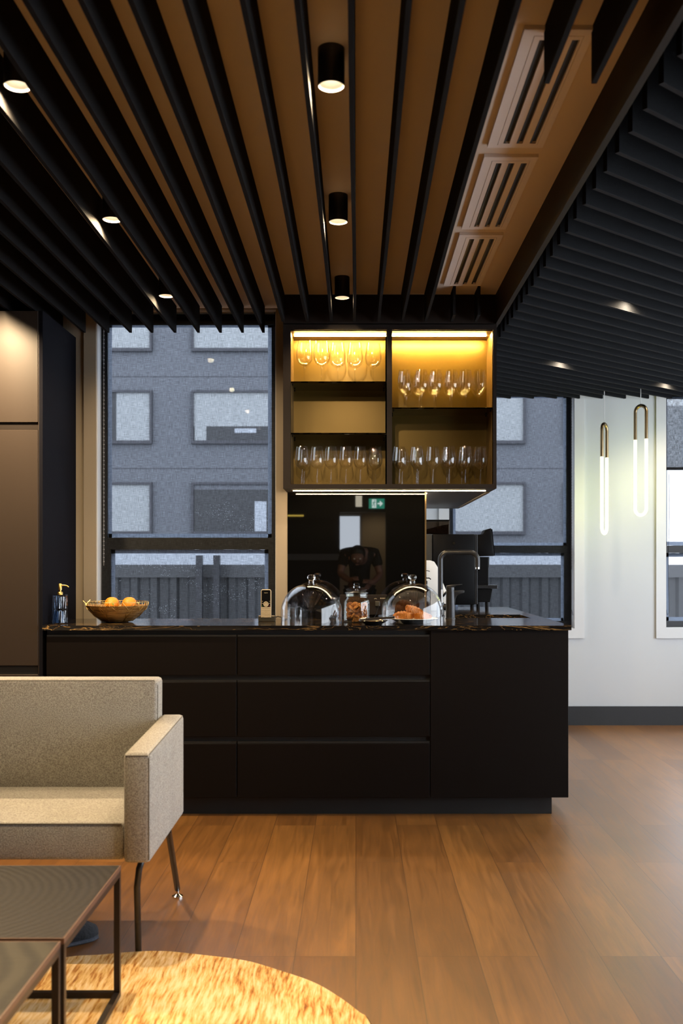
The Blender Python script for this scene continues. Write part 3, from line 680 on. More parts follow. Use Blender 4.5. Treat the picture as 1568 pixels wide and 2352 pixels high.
for x, y, lab in ((1.34, 2.545 + .143 * 12.5 + .56 / 1.2, 'nearest glow'), (1.31, 2.545 + .143 * 22.5 + .53 / 1.2, 'middle glow'), (2.20, 2.545 + .143 * 22.5 + 1.42 / 1.2, 'farthest glow, at the right')):
    dup(dl, (x, y, ZC), 'ceiling lamp hidden among the diagonal baffles, ' + lab)
    spot(x, y, ZC - .104, 28, 168, .8, (1, .80, .56))
for x in (-.066, -.905):
    for y in (1.60, 2.665, 3.71, 4.775):
        wide = {1.60: 10, 2.665: 80, 3.71: 80, 4.775: 24}[y]
        skirt(spot(x, y, ZC - .104, wide, 168, 0.4))
        spot(x, y, ZC - .106, {1.60: 135 if x < -.5 else 140, 2.665: 140 if x < -.5 else 46, 3.71: 42, 4.775: 9}[y], 74, 0.9, rad=.012)
spot(-1.726, 3.05, ZC - .104, 60, 120, .9); spot(-1.726, 4.25, ZC - .104, 300, 172, .3)

# ------------------------------------------------------------------ upper glass cabinet
YU = 5.10
ux = [PX(p, YU) for p in (650, 667, 888, 900, 1132, 1140)]
uz = [PZ(p, YU) for p in (1122, 1112, 757, 745)]
uc = thing('wall_cabinet', 'dark open wall cabinet with glowing amber back holding wine glasses', 'cabinet', ((ux[0] + ux[5]) / 2, YU, uz[0]))
MB().cells(ux, uz, lambda x, z: not ((ux[1] < x < ux[2] or ux[3] < x < ux[4]) and uz[1] < z < uz[2]), YU, YU + .03, 'xz').build('front_frame', M['upper'], uc)
m = MB().box(ux[0], ux[5], YU + .03, 5.375, uz[0], uz[0] + .018).box(ux[0], ux[5], YU + .03, 5.375, uz[3] - .018, uz[3]).box(ux[0], ux[0] + .018, YU + .03, 5.375, uz[0] + .018, uz[3] - .018).box(ux[5] - .012, ux[5], YU + .03, 5.375, uz[0] + .018, uz[3] - .018)
m.build('carcass', M['upper'], uc)
m = MB()
for a, b in ((ux[1], ux[2]), (ux[3], ux[4])):
    m.box(a - .004, a, YU + .004, 5.36, uz[1], uz[2]).box(b, b + .004, YU + .004, 5.36, uz[1], uz[2]).box(a, b, YU + .004, 5.36, uz[2], uz[2] + .003).box(a, b, YU + .004, 5.36, uz[1] - .003, uz[1])
m.build('lining', M['inner'], uc)
for a, b in ((ux[1], ux[2]), (ux[3], ux[4])): B(a, b, 5.352, 5.358, uz[1], uz[2]).build('back_panel', M['bronze'], uc)
B(ux[2], ux[3], YU + .03, 5.36, uz[1], uz[2]).build('divider', M['upper'], uc)
SH = {'tl': PZ(874.5, YU), 'ml': PZ(993, YU), 'mr': PZ(934.5, YU)}
for key, (a, b) in (('tl', (ux[1], ux[2])), ('ml', (ux[1], ux[2])), ('mr', (ux[3], ux[4]))):
    sh = B(a + .001, b - .001, YU + .018, 5.350, SH[key] - .008, SH[key], .001, 1).build('glass_shelf', M['smoke'], uc)
    for xx in (a + .006, b - .012):
        for yy in (YU + .035, 5.31): MB().cyl((xx, yy, SH[key] - .014), (xx + .006, yy, SH[key] - .014), .005, seg=8).build('shelf_peg', M['black'], sh)
for a, b in ((ux[1] + .012, ux[2]), (ux[3], ux[4] - .018)):
    B(a, b, 5.229, 5.2345, uz[2] - .004, uz[2] + .0005).build('light_strip', M['led'], uc)
B(ux[1] + .004, ux[4] - .02, 5.243, 5.252, uz[0] - .003, uz[0]).build('light_strip', M['ledu'], uc)
B(XJ + .0035, XJ + .009, 5.42, 6.9, uz[0] - .003, uz[0] - .0002).build('light_strip', M['ledu2'], uc)
# deep run of the unit over the peninsula
bk = B(XJ + .004, ux[5], 5.376, 6.99, uz[0], uz[3]); bk.build('side_cabinet', M['tall'], uc)
B(ux[5] - .020, ux[5] + .001, 5.376, 6.80, uz[0] - .003, uz[0]).build('edge_rail', M['inner'], uc)

# ------------------------------------------------------------------ wine glasses
GG = {'tl': 'wine glasses on the top left shelf', 'mr': 'wine glasses on the right glass shelf', 'bl': 'wine glasses on the cabinet floor, left bay', 'br': 'wine glasses on the cabinet floor, right bay'}
def wineglass(hh, br, label, group, loc):
    t = thing('wine_glass', label, 'glass', loc, group); c = ORG[t.name]
    k = hh / .2
    MB().lathe([(0, .0), (.033 * k, .0), (.034 * k, .0015), (.024 * k, .003), (.009 * k, .006), (.0045 * k, .011)], c, 28).build('foot', M['glass'], t, 50)
    MB().lathe([(.0045 * k, .011), (.0037 * k, .03 * k), (.0037 * k, .070 * k), (.0055 * k, .082 * k)], c, 14).build('stem', M['glass'], t, 60)
    o = [(.0055 * k, .082 * k), (.016, .087 * k), (br * .72, .097 * k), (br * .94, .112 * k), (br, .128 * k), (br * .985, .145 * k), (br * .90, .170 * k), (br * .78, .2 * k)]
    MB().lathe(o + [(r - .0011, z) for r, z in reversed(o[2:])] + [(0, .090 * k)], c, 32).build('bowl', M['glass'], t, 60)
    return t
big = small = None
def put(kind, x, y, z, label, group):
    global big, small
    if kind == 'big':
        if big is None: big = wineglass(.222, .0435, label, group, (x, y, z)); return
        g = dup(big, (x, y, z), label)
    else:
        if small is None: small = wineglass(.200, .0365, label, group, (x, y, z)); return
        g = dup(small, (x, y, z), label)
    g['group'] = group
for i, p in enumerate((699, 738, 775, 815, 857)):
    yy = (5.19, 5.20, 5.25, 5.25, 5.24)[i]; put('big', PX(p, yy), yy, SH['tl'], 'large lit wine glass on the top left shelf, %s from the left' % nth(i + 1), GG['tl'])
for i, p in enumerate((929, 968, 1001, 1037, 1069, 1101)):
    put('small', PX(p, 5.165), 5.165, SH['mr'], 'amber lit wine glass, right shelf, front row, %s from the left' % nth(i + 1), GG['mr'])
for i, p in enumerate((933, 962, 996, 1032, 1062, 1097)):
    xx = PX(p, 5.285); put('small', min(xx, ux[4] - .045), 5.285, SH['mr'], 'amber lit wine glass, right shelf, back row, %s from the left' % nth(i + 1), GG['mr'])
ZF = uz[1]
for i, p in enumerate((693, 728, 760, 794, 827, 862)):
    put('small', PX(p, 5.165), 5.165, ZF, 'dim wine glass at the bottom of the left bay, front row, %s from the left' % nth(i + 1), GG['bl'])
for i, p in enumerate((698, 856)):
    put('small', PX(p, 5.28), 5.28, ZF, 'dim wine glass at the bottom of the left bay, back row, %s end' % ('left' if i == 0 else 'right'), GG['bl'])
for i, p in enumerate((917, 957, 994, 1031, 1068, 1103)):
    put('small', PX(p, 5.165), 5.165, ZF, 'dim wine glass at the bottom of the right bay, front row, %s from the left' % nth(i + 1), GG['br'])
for i, p in enumerate((923, 960, 1026, 1060, 1091)):
    put('small', PX(p, 5.28), 5.28, ZF, 'dim wine glass at the bottom of the right bay, back row, %s from the left' % nth(i + 1), GG['br'])

# ------------------------------------------------------------------ splashback, worktop, base cabinets
ZT = 0.924
tag(B(PX(660, 5.372), XJ - .006, 5.372, 5.388, ZT, uz[0]).build('splashback', M['mirror']), 'glossy black glass splashback under the wall cabinet', 'panel')
B_edge = tag(B(XJ - .0055, XJ + .003, 5.368, 5.389, ZT, uz[0]).build('edge_strip', M['brass']), 'thin metal strip on the right edge of the black glass splashback', 'strip')
yw0, yw1, ywe = 4.78, YB - .003, 6.80
xw0, xw1 = -1.505, PX(1312, 4.78)
xs = [xw0, XJ + .005, .545, .955, xw1]; ysw = [yw0, yw1 - .0, 5.395, 5.80, ywe]
ysw = [yw0, yw1, 5.44, 5.80, ywe]
MB().cells(xs, ysw, lambda x, y: (y < yw1 or x > XJ + .005) and not (.545 < x < .955 and 5.44 < y < 5.80), ZT - .022, ZT, 'xy').build('tmp', M['marble'])
wt = bpy.data.objects['tmp']; wt.name = 'worktop'; wt.data.name = 'worktop'
tag(wt, 'polished black marble worktop with gold veins', 'worktop')
sk = thing('sink', 'black sink set into the worktop at the right of the taps', 'sink', (.75, 5.62, ZT - .022))
MB().box(.530, .970, 5.425, 5.815, ZT - .23, ZT - .226).box(.530, .545, 5.425, 5.815, ZT - .226, ZT - .023).box(.955, .970, 5.425, 5.815, ZT - .226, ZT - .023).box(.545, .955, 5.425, 5.44, ZT - .226, ZT - .023).box(.545, .955, 5.80, 5.815, ZT - .226, ZT - .023).build('basin', M['blackgloss'], sk)
MB().cyl((.75, 5.62, ZT - .226), (.75, 5.62, ZT - .222), .03).build('drain', M['chrome'], sk)
YD = 4.80
dz = lambda p: PZ(p, YD); dx = lambda p: PX(p, YD)
rowsd = [(1463, 1551), (1567, 1692), (1708, 1832)]
def drawer_unit(a, b, label):
    t = thing('drawer_cabinet', label, 'cabinet', ((dx(a) + dx(b)) / 2, YD, dz(1832)), 'base cabinets under the worktop')
    B(dx(a), dx(b), YD + .024, 5.36, dz(1832), ZT - .0225).build('carcass', M['cabblack'], t)
    for (u, v), w in zip(rowsd, ('upper', 'middle', 'lower')):
        d = B(dx(a) + .003, dx(b) - .003, YD, YD + .0235, dz(v), dz(u), .0015, 1).build('drawer', M['cab'], t)
        B(dx(a) + .003, dx(b) - .003, YD + .006, YD + .0235, dz(u) + .0005, dz(u) + .010).build('finger_grip', M['cabblack'], d)
drawer_unit(105, 544, 'black three-drawer base cabinet below the fruit bowl, next to the tall cupboard')
drawer_unit(544, 988, 'black three-drawer base cabinet below the glass domes, in the middle of the counter')
t = thing('peninsula_cabinet', 'plain black base cabinet without drawers at the right end of the counter', 'cabinet', (dx(1147), YD, dz(1832)), 'base cabinets under the worktop')
B(dx(988), dx(1305), YD + .02, 5.36, dz(1832), ZT - .24).build('carcass', M['cabblack'], t)
B(dx(988), .525, YD + .021, 5.35, ZT - .2395, ZT - .0226).build('carcass', M['cabblack'], t)
B(XJ + .03, dx(1305) - .02, 5.36, 6.77, dz(1832), ZT - .24).build('rear_carcass', M['cabblack'], t)
B(dx(988) + .001, dx(1305), YD, YD + .02, dz(1832), ZT - .0225, .0015, 1).build('front_panel', M['cab'], t)
B(dx(1305) - .02, dx(1305), YD + .02, 6.77, dz(1832), ZT - .0225).build('side_panel', M['cab'], t)
tag(B(xw0, dx(1267) * 4.86 / 4.80, 4.865, 4.885, 0, dz(1832)).build('kickboard', M['cabblack']), 'black recessed kickboard along the foot of the counter', 'kickboard')
tag(B(dx(1267) * 4.86 / 4.80 - .02, dx(1267) * 4.86 / 4.80, 4.885, 6.7, 0, dz(1832)).build('kickboard', M['cabblack']), 'black kickboard under the right side of the peninsula', 'kickboard')
# legs under carcasses: plinth block so that they rest on the floor
struct(B(xw0, dx(1267) - .03, 4.886, 5.35, 0, dz(1832)).build('trim_9', M['cabblack']))
struct(B(XJ + .05, dx(1267) - .03, 5.351, 6.69, 0, dz(1832)).build('trim_10', M['cabblack']))

# tall cupboard on the left
YTc = 4.815
tx = lambda p: PX(p, YTc); tz = lambda p: PZ(p, YTc)
tc_ = thing('tall_cupboard', 'tall bronze brown cupboard with flat doors at the left edge', 'cupboard', (tx(-60), YTc, 0))
xtr = tx(98)
B(xtr - 1.22, xtr - .0185, YTc + .022, YB - .003, 0, tz(714)).build('carcass', M['cabblack'], tc_)
B(xtr - .018, xtr, YTc - .0, YB - .003, 0, tz(714)).build('side_panel', M['tallside'], tc_)
B(tx(88), xtr - .0183, YTc + .001, YTc + .021, 0, tz(714)).build('edge_trim', M['tall'], tc_)
for c in range(2):
    xb, xa = tx(87) - c * .60, tx(87) - .597 - c * .60
    for u, v, nm in ((714, 970, 'door'), (987, 1529, 'door'), (1549, 1835, 'drawer')):
        B(xa, xb, YTc, YTc + .0215, tz(v), tz(u), .0015, 1).build(nm, M['tall'], tc_)
    B(xa, xb, YTc + .012, YTc + .0215, tz(986), tz(971)).build('grip_channel', M['upper'], tc_)
    B(xa, xb, YTc + .012, YTc + .0215, tz(1548), tz(1530)).build('grip_channel', M['cabblack'], tc_)

# ------------------------------------------------------------------ things on the worktop
def soap():
    d = 4.93; x = PX(138, d)
    t = thing('soap_dispenser', 'ribbed blue glass soap dispenser with gold pump beside the tall cupboard', 'dispenser', (x, d, ZT)); c = ORG[t.name]
    m = MB(); bm = m.bm; seg = 48; rings = []
    for r, z in ((.0345, .002), (.036, .006), (.036, .012), (.0355, .018), (.0355, .066), (.0348, .068), (.0355, .070), (.0348, .073), (.0355, .076), (.0355, .134), (.036, .139), (.0345, .144), (.013, .146)):
        rib = .0011 if .02 < z < .13 else .0003
        rings.append([bm.verts.new((c.x + (r + (rib if k % 2 else -rib)) * math.cos(2 * PI * k / seg), c.y + (r + (rib if k % 2 else -rib)) * math.sin(2 * PI * k / seg), c.z + z)) for k in range(seg)])
    for A_, B_ in zip(rings, rings[1:]):
        for k in range(seg): bm.faces.new((A_[k], A_[(k + 1) % seg], B_[(k + 1) % seg], B_[k]))
    bm.faces.new(rings[0][::-1])
    m.build('bottle', M['soap'], t)
    MB().lathe([(0, .006), (.031, .006), (.031, .062), (0, .062)], c, 24).build('liquid', M['soap'], t)
    MB().lathe([(.0135, .144), (.0135, .155), (.0105, .158), (.0055, .159), (.0055, .166), (.0088, .167), (.0088, .196), (.0060, .199), (0, .199)], c, 24).build('collar', M['gold'], t, 50)
    MB().tube([(x + .004, d, ZT + .190), (x + .022, d, ZT + .1905), (x + .034, d, ZT + .188), (x + .043, d, ZT + .181)], [.0035, .0032, .003, .0026], 10).build('spout', M['gold'], t, 60)
soap()

def fruit():
    d = 5.08; x = PX(269, d)
    t = thing('fruit_bowl', 'round gold wire and fibre bowl holding two oranges', 'bowl', (x, d, ZT)); c = ORG[t.name]
    o = [(0, .004), (.055, .001), (.075, .006), (.110, .030), (.138, .058), (.152, .080), (.155, .086)]
    inn = [(.150, .086), (.135, .064), (.105, .048), (.06, .042), (0, .040)]
    MB().lathe(o + inn, c, 56).build('woven_body', M['bowl'], t, 60)
    R = .158
    ring = lambda r, z, n=56: [(c.x + r * math.cos(2 * PI * k / n), c.y + r * math.sin(2 * PI * k / n), c.z + z) for k in range(n)]
    MB().tube(ring(R, .103), .0016, 6, closed=True).build('rim', M['gold'], t, 60)
    m = MB()
    for k in range(44):
        a = 2 * PI * k / 44; m.tube([(c.x + R * math.cos(a), c.y + R * math.sin(a), c.z + .103), (c.x + .155 * math.cos(a), c.y + .155 * math.sin(a), c.z + .083)], .0007, 4)
    for k in range(14):
        a = 2 * PI * k / 14 + .2; b = a + .28 * (1 if k % 2 else -1)
        P = lambda r, z, q: (c.x + r * math.cos(q), c.y + r * math.sin(q), c.z + z)
        m.tube([P(R, .103, a), P(.147, .070, a + (b - a) * .3), P(.115, .032, a + (b - a) * .7), P(.076, .004, b)], .0010, 5)
        m.tube([P(R, .100, a), P(.150, .071, a - .16), P(.142, .060, a - .22), P(.150, .071, a - .29), P(R, .100, a - .45)], .0010, 5)
    m.build('wires', M['gold'], t, 60)
    m = MB(); rnd = random.Random(3)
    for k in range(16):
        a = rnd.uniform(0, 2 * PI); r = rnd.uniform(.140, .160); z = rnd.uniform(.075, .105)
        P0 = Vector((c.x + r * math.cos(a), c.y + r * math.sin(a), c.z + z)); m.tube([P0, P0 + Vector((rnd.uniform(-.02, .02), rnd.uniform(-.02, .02), rnd.uniform(.004, .02)))], .0007, 4)
    m.build('loose_fibres', M['gold'], t)
    for i, (px, lab) in enumerate(((257, 'whole orange with a small green sticker, left one in the gold bowl'), (297, 'whole orange, right one in the gold bowl'))):
        xo = PX(px, 5.07); zo = ZT + .098 - .008
        o_ = thing('orange', lab, 'orange', (xo, 5.07, zo - .036), 'oranges in the gold bowl')
        MB().lathe([(0, -.0355), (.012, -.0345), (.026, -.026), (.0365, -.008), (.0375, .004), (.033, .020), (.022, .032), (.010, .0365), (.004, .0362), (0, .0355)], (xo, 5.07, zo), 32).build('peel', M['orange'], o_, 80)
        MB().ball((xo + .003, 5.07, zo + .0365), .0025, (1, 1, .5), 8).build('stem_end', M['sticker'], o_)
        if i == 0: MB().ball((xo + .013, 5.07 - .0335, zo + .002), .006, (.55, .35, 1), 10).build('sticker', M['sticker'], o_)
fruit()

def phone():
    d = 5.13; xa, xb = PX(594, d), PX(632, d); xm = PX(612, d)
    t = thing('phone_cradle', 'small dark charging cradle under the cordless phone', 'cradle', ((xa + xb) / 2, d, ZT))
    B(xa, xb, d - .03, d + .035, ZT, ZT + .029, .003).build('base', M['cradle'], t)
    MB().box(xa + .003, xm - .029, d - .031, d - .010, ZT + .0285, ZT + .031).box(xm + .029, xb - .002, d - .031, d - .010, ZT + .0285, ZT + .031).build('top_trim', M['silver'], t)
    MB().tube([(xb - .002, d + .02, ZT + .02), (xb + .012, d + .03, ZT + .024), (xb + .024, d + .06, ZT + .018), (xb + .03, d + .10, ZT + .004), (xb + .05, d + .17, ZT + .003)], .002, 6).build('cord', M['black'], t, 60)
    h = thing('cordless_phone', 'champagne cordless phone with black screen standing in its cradle', 'phone', (xm, d - .012, ZT + .03))
    w = .0265; z0, z1 = ZT + .021, ZT + .166; yf = d - .034
    def quad(m, a, b, u, v, y, th=.001, bev=0): m.box(a, b, y - th, y, u, v, bev, 1)
    MB().prism([(xm - w, z0), (xm + w, z0), (xm + w, z1 - .008), (xm + w - .007, z1), (xm - w + .007, z1), (xm - w, z1 - .008)], 'y', yf, yf + .019, .002).build('body', M['silver'], h)
    MB().prism([(xm - w + .004, z0 + .055), (xm + w - .004, z0 + .055), (xm + w - .004, z1 - .008), (xm + w - .008, z1 - .004), (xm - w + .008, z1 - .004), (xm - w + .004, z1 - .008)], 'y', yf - .001, yf + .0005).build('front_glass', M['blackgloss'], h)
    MB().tube([(xm + .0115 * math.cos(a), yf - .0015, z0 + .0690 + .0115 * math.sin(a)) for a in [2 * PI * k / 24 for k in range(24)]], .0024, 8, closed=True).build('navigation_ring', M['silver'], h, 60)
    MB().cyl((xm, yf + .001, z0 + .069), (xm, yf - .003, z0 + .069), .0085, seg=20).build('navigation_button', M['silver'], h, 40)
    for r in range(5):
        for c in range(3):
            xx = xm + (c - 1) * .0155; zz = z0 + .006 + r * .0105
            if r == 0 and c == 1: continue
            B(xx - .0065, xx + .0065, yf - .0015, yf + .001, zz - .0034, zz + .0034, .0007, 1).build('key', M['keys'], h)
    for dxk, dzk, mt in ((-.018, .060, 'sticker'), (.018, .060, 'redkey'), (-.018, .073, 'keys'), (.018, .073, 'keys'), (-.018, .084, 'keys'), (.018, .084, 'keys')):
        B(xm + dxk - .002, xm + dxk + .002, yf - .0018, yf, z0 + dzk - .0012, z0 + dzk + .0012).build('soft_key', M[mt], h)
    cu = bpy.data.curves.new('logo', 'FONT'); cu.body = 'Yealink'; cu.size = .0068; cu.align_x = 'CENTER'; cu.materials.append(M['keys'])
    tmp = bpy.data.objects.new('tmp', cu); COL.objects.link(tmp); bpy.context.view_layer.update()
    lme = bpy.data.meshes.new_from_object(tmp.evaluated_get(bpy.context.evaluated_depsgraph_get())); bpy.data.objects.remove(tmp)
    lo = bpy.data.objects.new('logo', lme); COL.objects.link(lo); lo.parent = h; lo.location = Vector((xm, yf - .0013, z1 - .020)) - ORG[h.name]; lo.rotation_euler = (PI / 2, 0, 0)
M['redkey'] = pbr('red_key', (0.35, 0.02, 0.02), 0.4)
phone()

def cloche(x, d, r, label):
    t = thing('glass_dome', label, 'dome', (x, d, ZT), 'glass food domes on the worktop'); c = ORG[t.name]
    hs, R = .058, r; top = .203
    o = [(R, 0)] + [(R, .02), (R, .04)] + [(R * math.cos(a), hs + (top - hs) * math.sin(a)) for a in [PI / 2 * k / 16 for k in range(16)]] + [(.012, top)]
    i = [(rr - .0035, max(0.0, zz - .0025)) for rr, zz in o]
    MB().lathe(o, c, 64).build('cover', M['dome'], t, 80)
    MB().lathe(i[::-1], c, 64).build('inner_face', M['dome'], t, 80)
    MB().lathe([(R, 0.0005), (R - .0035, 0.0005)], c, 64).build('rim', M['dome'], t)
    MB().lathe([(.012, top - .002), (.013, top + .006), (.011, top + .010), (.016, top + .014), (.021, top + .024), (.019, top + .034), (.010, top + .040), (0, top + .041)], c, 32).build('knob', M['knob'], t, 70)
    return t
M['knob'] = pbr('glass_knob', (0.9, 0.9, 0.9), 0.02)
M['knob'].node_tree.nodes['Principled BSDF'].inputs['Transmission Weight'].default_value = 1.0
xd1, xd2, YDm = PX(715, 4.985), PX(947, 4.985), 4.985
cloche(xd1, YDm, .1525, 'empty clear glass food dome standing on the worktop left of the cookie jar')
cloche(xd2, YDm, .1550, 'clear glass food dome covering a plate of croissants')

pl = thing('serving_plate', 'pale round plate of croissants under the right glass dome', 'plate', (xd2 + .005, YDm, ZT)); c = ORG[pl.name]
MB().lathe([(0, .0155), (.095, .0155), (.120, .024), (.122, .0235), (.122, .0250), (.118, .0262), (.092, .0185), (0, .0185)], c, 56).build('dish', M['plate'], pl, 60)
MB().lathe([(0, 0), (.075, 0), (.078, .003), (.112, .0205), (.1215, .0233), (.094, .0150), (0, .0150)], c, 56).build('underside', M['plateunder'], pl, 60)
def croissant(loc, yaw, s, label, tilt=0.0, roll=0.0):
    t = thing('croissant', label, 'croissant', loc, 'croissants under the glass dome')
    m = MB(); bm = m.bm; N, S = 72, 20; rings = []
    for k in range(N + 1):
        u = k / N; a = (u - .5) * 2.5; R = .052 * s
        env = max(.03, math.sin(PI * min(1, max(0, u))) ** .75); step = ((u * 9) % 1.0)
        r = .0235 * s * env * (1.0 + .20 * (abs(step - .5) * 2) ** .6 * -1 + .16)
        cx, cy = R * math.sin(a), R * (1 - math.cos(a)) - .02 * s
        ring = []
        for q in range(S):
            an = 2 * PI * q / S; rr = r * (1 + .05 * math.sin(5 * an + 9 * u))
            ring.append(bm.verts.new((cx + rr * math.cos(an) * math.sin(a), cy + rr * math.cos(an) * -math.cos(a) * -1 * 1.0, .86 * rr * math.sin(an))))
        rings.append(ring)
    for A_, B_ in zip(rings, rings[1:]):
        for q in range(S): bm.faces.new((A_[q], A_[(q + 1) % S], B_[(q + 1) % S], B_[q]))
    bm.faces.new(rings[0][::-1]); bm.faces.new(rings[-1])
    bmesh.ops.recalc_face_normals(bm, faces=list(bm.faces))
    mat = Matrix.Translation(loc) @ Matrix.Rotation(yaw, 4, 'Z') @ Matrix.Rotation(tilt, 4, 'Y') @ Matrix.Rotation(roll, 4, 'X')
    bmesh.ops.transform(bm, matrix=mat, verts=list(bm.verts))
    m.build('crust', M['croissant'], t, 60)
zp = ZT + .0185 + .018
croissant((xd2 - .040, YDm - .045, zp), .2, .95, 'golden croissant at the front left of the plate')
croissant((xd2 + .045, YDm - .042, zp), -.25, .90, 'golden croissant at the front right of the plate')
croissant((xd2 - .045, YDm + .042, zp), 2.9, .95, 'golden croissant at the back left of the plate')
croissant((xd2 + .040, YDm + .045, zp), 3.4, .90, 'golden croissant at the back right of the plate')
croissant((xd2 + .005, YDm + .0, zp + .030), -.5, 1.0, 'golden croissant lying on top of the others', .25)

def cookie_jar():
    d = 5.055; x = PX(819, d)
    t = thing('cookie_jar', 'lidded clear glass jar full of cookies between the two domes', 'jar', (x, d, ZT)); c = ORG[t.name]
    o = [(.058, 0), (.0635, .004), (.066, .012), (.0665, .10), (.064, .114), (.057, .124), (.0545, .128), (.0555, .132), (.0555, .140)]
    MB().lathe([(0, .0005), (.058, .0005)] + o[1:], c, 48).build('body', M['jar'], t, 70)
    MB().lathe([(rr - .003, max(.006, zz)) for rr, zz in o[::-1]] + [(0, .006)], c, 48).build('inner_face', M['jar'], t, 70)
    MB().lathe([(.0530, .133), (.0530, .146), (.0600, .147), (.0605, .150), (.0585, .153), (.040, .160), (.012, .163), (0, .163)], c, 48).build('lid', M['jar'], t, 70)
    MB().lathe([(.008, .162), (.007, .168), (.0085, .171), (.0155, .173), (.0170, .179), (.0155, .185), (.008, .1875), (0, .188)], c, 28).build('lid_knob', M['knob'], t, 70)
    rnd = random.Random(11); placed = []; n = 0; tries = 0
    GK = 'cookies piled in the glass jar'
    proto = {}
    for mt in ('cookie', 'cookiedark'):
        proto[mt] = None
    while n < 70 and tries < 9000:
        tries += 1
        z = .018 + .100 * tries / 9000 * 1.0
        a = rnd.uniform(0, 2 * PI); r = .039 * math.sqrt(rnd.random()) 
        p = Vector((c.x + r * math.cos(a), c.y + r * math.sin(a), c.z + z + rnd.uniform(0, .004)))
        if any((p - q).length < .0175 for q in placed): continue
        placed.append(p); n += 1
        mt = 'cookiedark' if rnd.random() < .25 else 'cookie'
        rot = (rnd.uniform(-1.1, 1.1), rnd.uniform(-1.1, 1.1), rnd.uniform(0, 6))
        if proto[mt] is None:
            k = MB().lathe([(0, -.0048), (.013, -.0046), (.0185, -.003), (.0195, 0), (.0180, .0030), (.0165, .0036), (.015, .0034), (.010, .0045), (0, .0048)], (0, 0, 0), 24).build('cookie', M[mt], None, 50)
            proto[mt] = k
        else: k = proto[mt].copy(); COL.objects.link(k)
        k.location = p; k.rotation_euler = rot
        tag(k, 'golden brown round cookie in the glass jar' if mt == 'cookie' else 'dark brown round cookie in the glass jar', 'cookie', GK)
cookie_jar()

def tongs():
    x, d = PX(857, 4.868), 4.868
    t = thing('side_plate', 'small black saucer carrying steel tongs at the front of the worktop', 'plate', (x, d, ZT)); c = ORG[t.name]
    MB().lathe([(0, 0), (.040, 0), (.042, .003), (.065, .0155), (.0720, .0195), (.0715, .0205), (.063, .0175), (.039, .006), (0, .005)], c, 44).build('dish', M['plateblack'], t, 60)
    MB().tube([(c.x + .072 * math.cos(2 * PI * k / 44), c.y + .072 * math.sin(2 * PI * k / 44), c.z + .0202) for k in range(44)], .0009, 5, closed=True).build('rim', M['chrome'], t, 60)
    g = thing('serving_tongs', 'polished steel serving tongs lying across the black saucer', 'tongs', (x, d, ZT + .02))
    P0 = Vector((x + .098, d - .015, ZT + .036))
    for s, nm in ((-1, 'arm'), (1, 'arm')):
        pts = [P0 + Vector((-.0, s * .003, 0)), P0 + Vector((-.05, s * .012, -.003)), P0 + Vector((-.105, s * .019, -.008)), P0 + Vector((-.135, s * .017, -.0095))]
        m = MB()
        for a, b in zip(pts, pts[1:]):
            m.prism([(a.x, a.z - .005), (a.x, a.z + .005), (b.x, b.z + .005), (b.x, b.z - .005)], 'y', min(a.y, b.y) - .001, max(a.y, b.y) + .001)
        arm = m.build(nm, M['chrome'], g)
        e = pts[-1]; k = MB()
        for q in range(5): k.ball((e.x - .002 - q * .006, e.y - s * .002 * q, e.z + .001 - .0005 * q), .0068 - .0004 * q, (1, .5, 1.15), 10)
        k.build('scalloped_tip', M['chrome'], arm, 60)
    B(P0.x - .004, P0.x + .006, P0.y - .006, P0.y + .006, P0.z - .006, P0.z + .006, .002).build('hinge', M['tapblack'], g)
tongs()

def outlet():
    t = thing('power_outlet', 'dark bronze power outlet strip on the black splashback behind the jar', 'outlet', (PX(832, 5.36), 5.37, PZ(1405, 5.36)))
    d = 5.3575
    a, b = PX(780, d), PX(888, d); z0, z1 = PZ(1412, d), PZ(1366, d)
    B(a, b, d, 5.3715, z0, z1, .002).build('plate', M['upper'], t)
    MB().tube([(PX(862, d) + .007 * math.cos(q), d - .001, PZ(1377, d) + .006 * math.sin(q)) for q in [PI * k / 8 for k in range(1, 8)]], .0012, 6).build('marking', M['keys'], t)
    for k in range(4):
        B(PX(873 + k * 3.2, d), PX(874.6 + k * 3.2, d), d - .001, d, PZ(1375.5, d), PZ(1373, d)).build('marking', M['keys'], t)
    p = thing('power_plug', 'black power plug and cord in the outlet behind the cookie jar', 'plug', (PX(868, 5.34), d - .02, PZ(1385, d)))
    B(PX(861, d), PX(872, d), d - .028, d - .0005, PZ(1392, d), PZ(1381, d), .003).build('plug_body', M['cradle'], p)
    MB().tube([(PX(868, d), d - .026, PZ(1391, d)), (PX(867, d), d - .05, PZ(1397, d)), (PX(862, d), d - .08, ZT + .025), (PX(856, d), d - .10, ZT + .004), (PX(846, d), d - .08, ZT + .003)], .0024, 6).build('cord', M['black'], p, 60)
outlet()

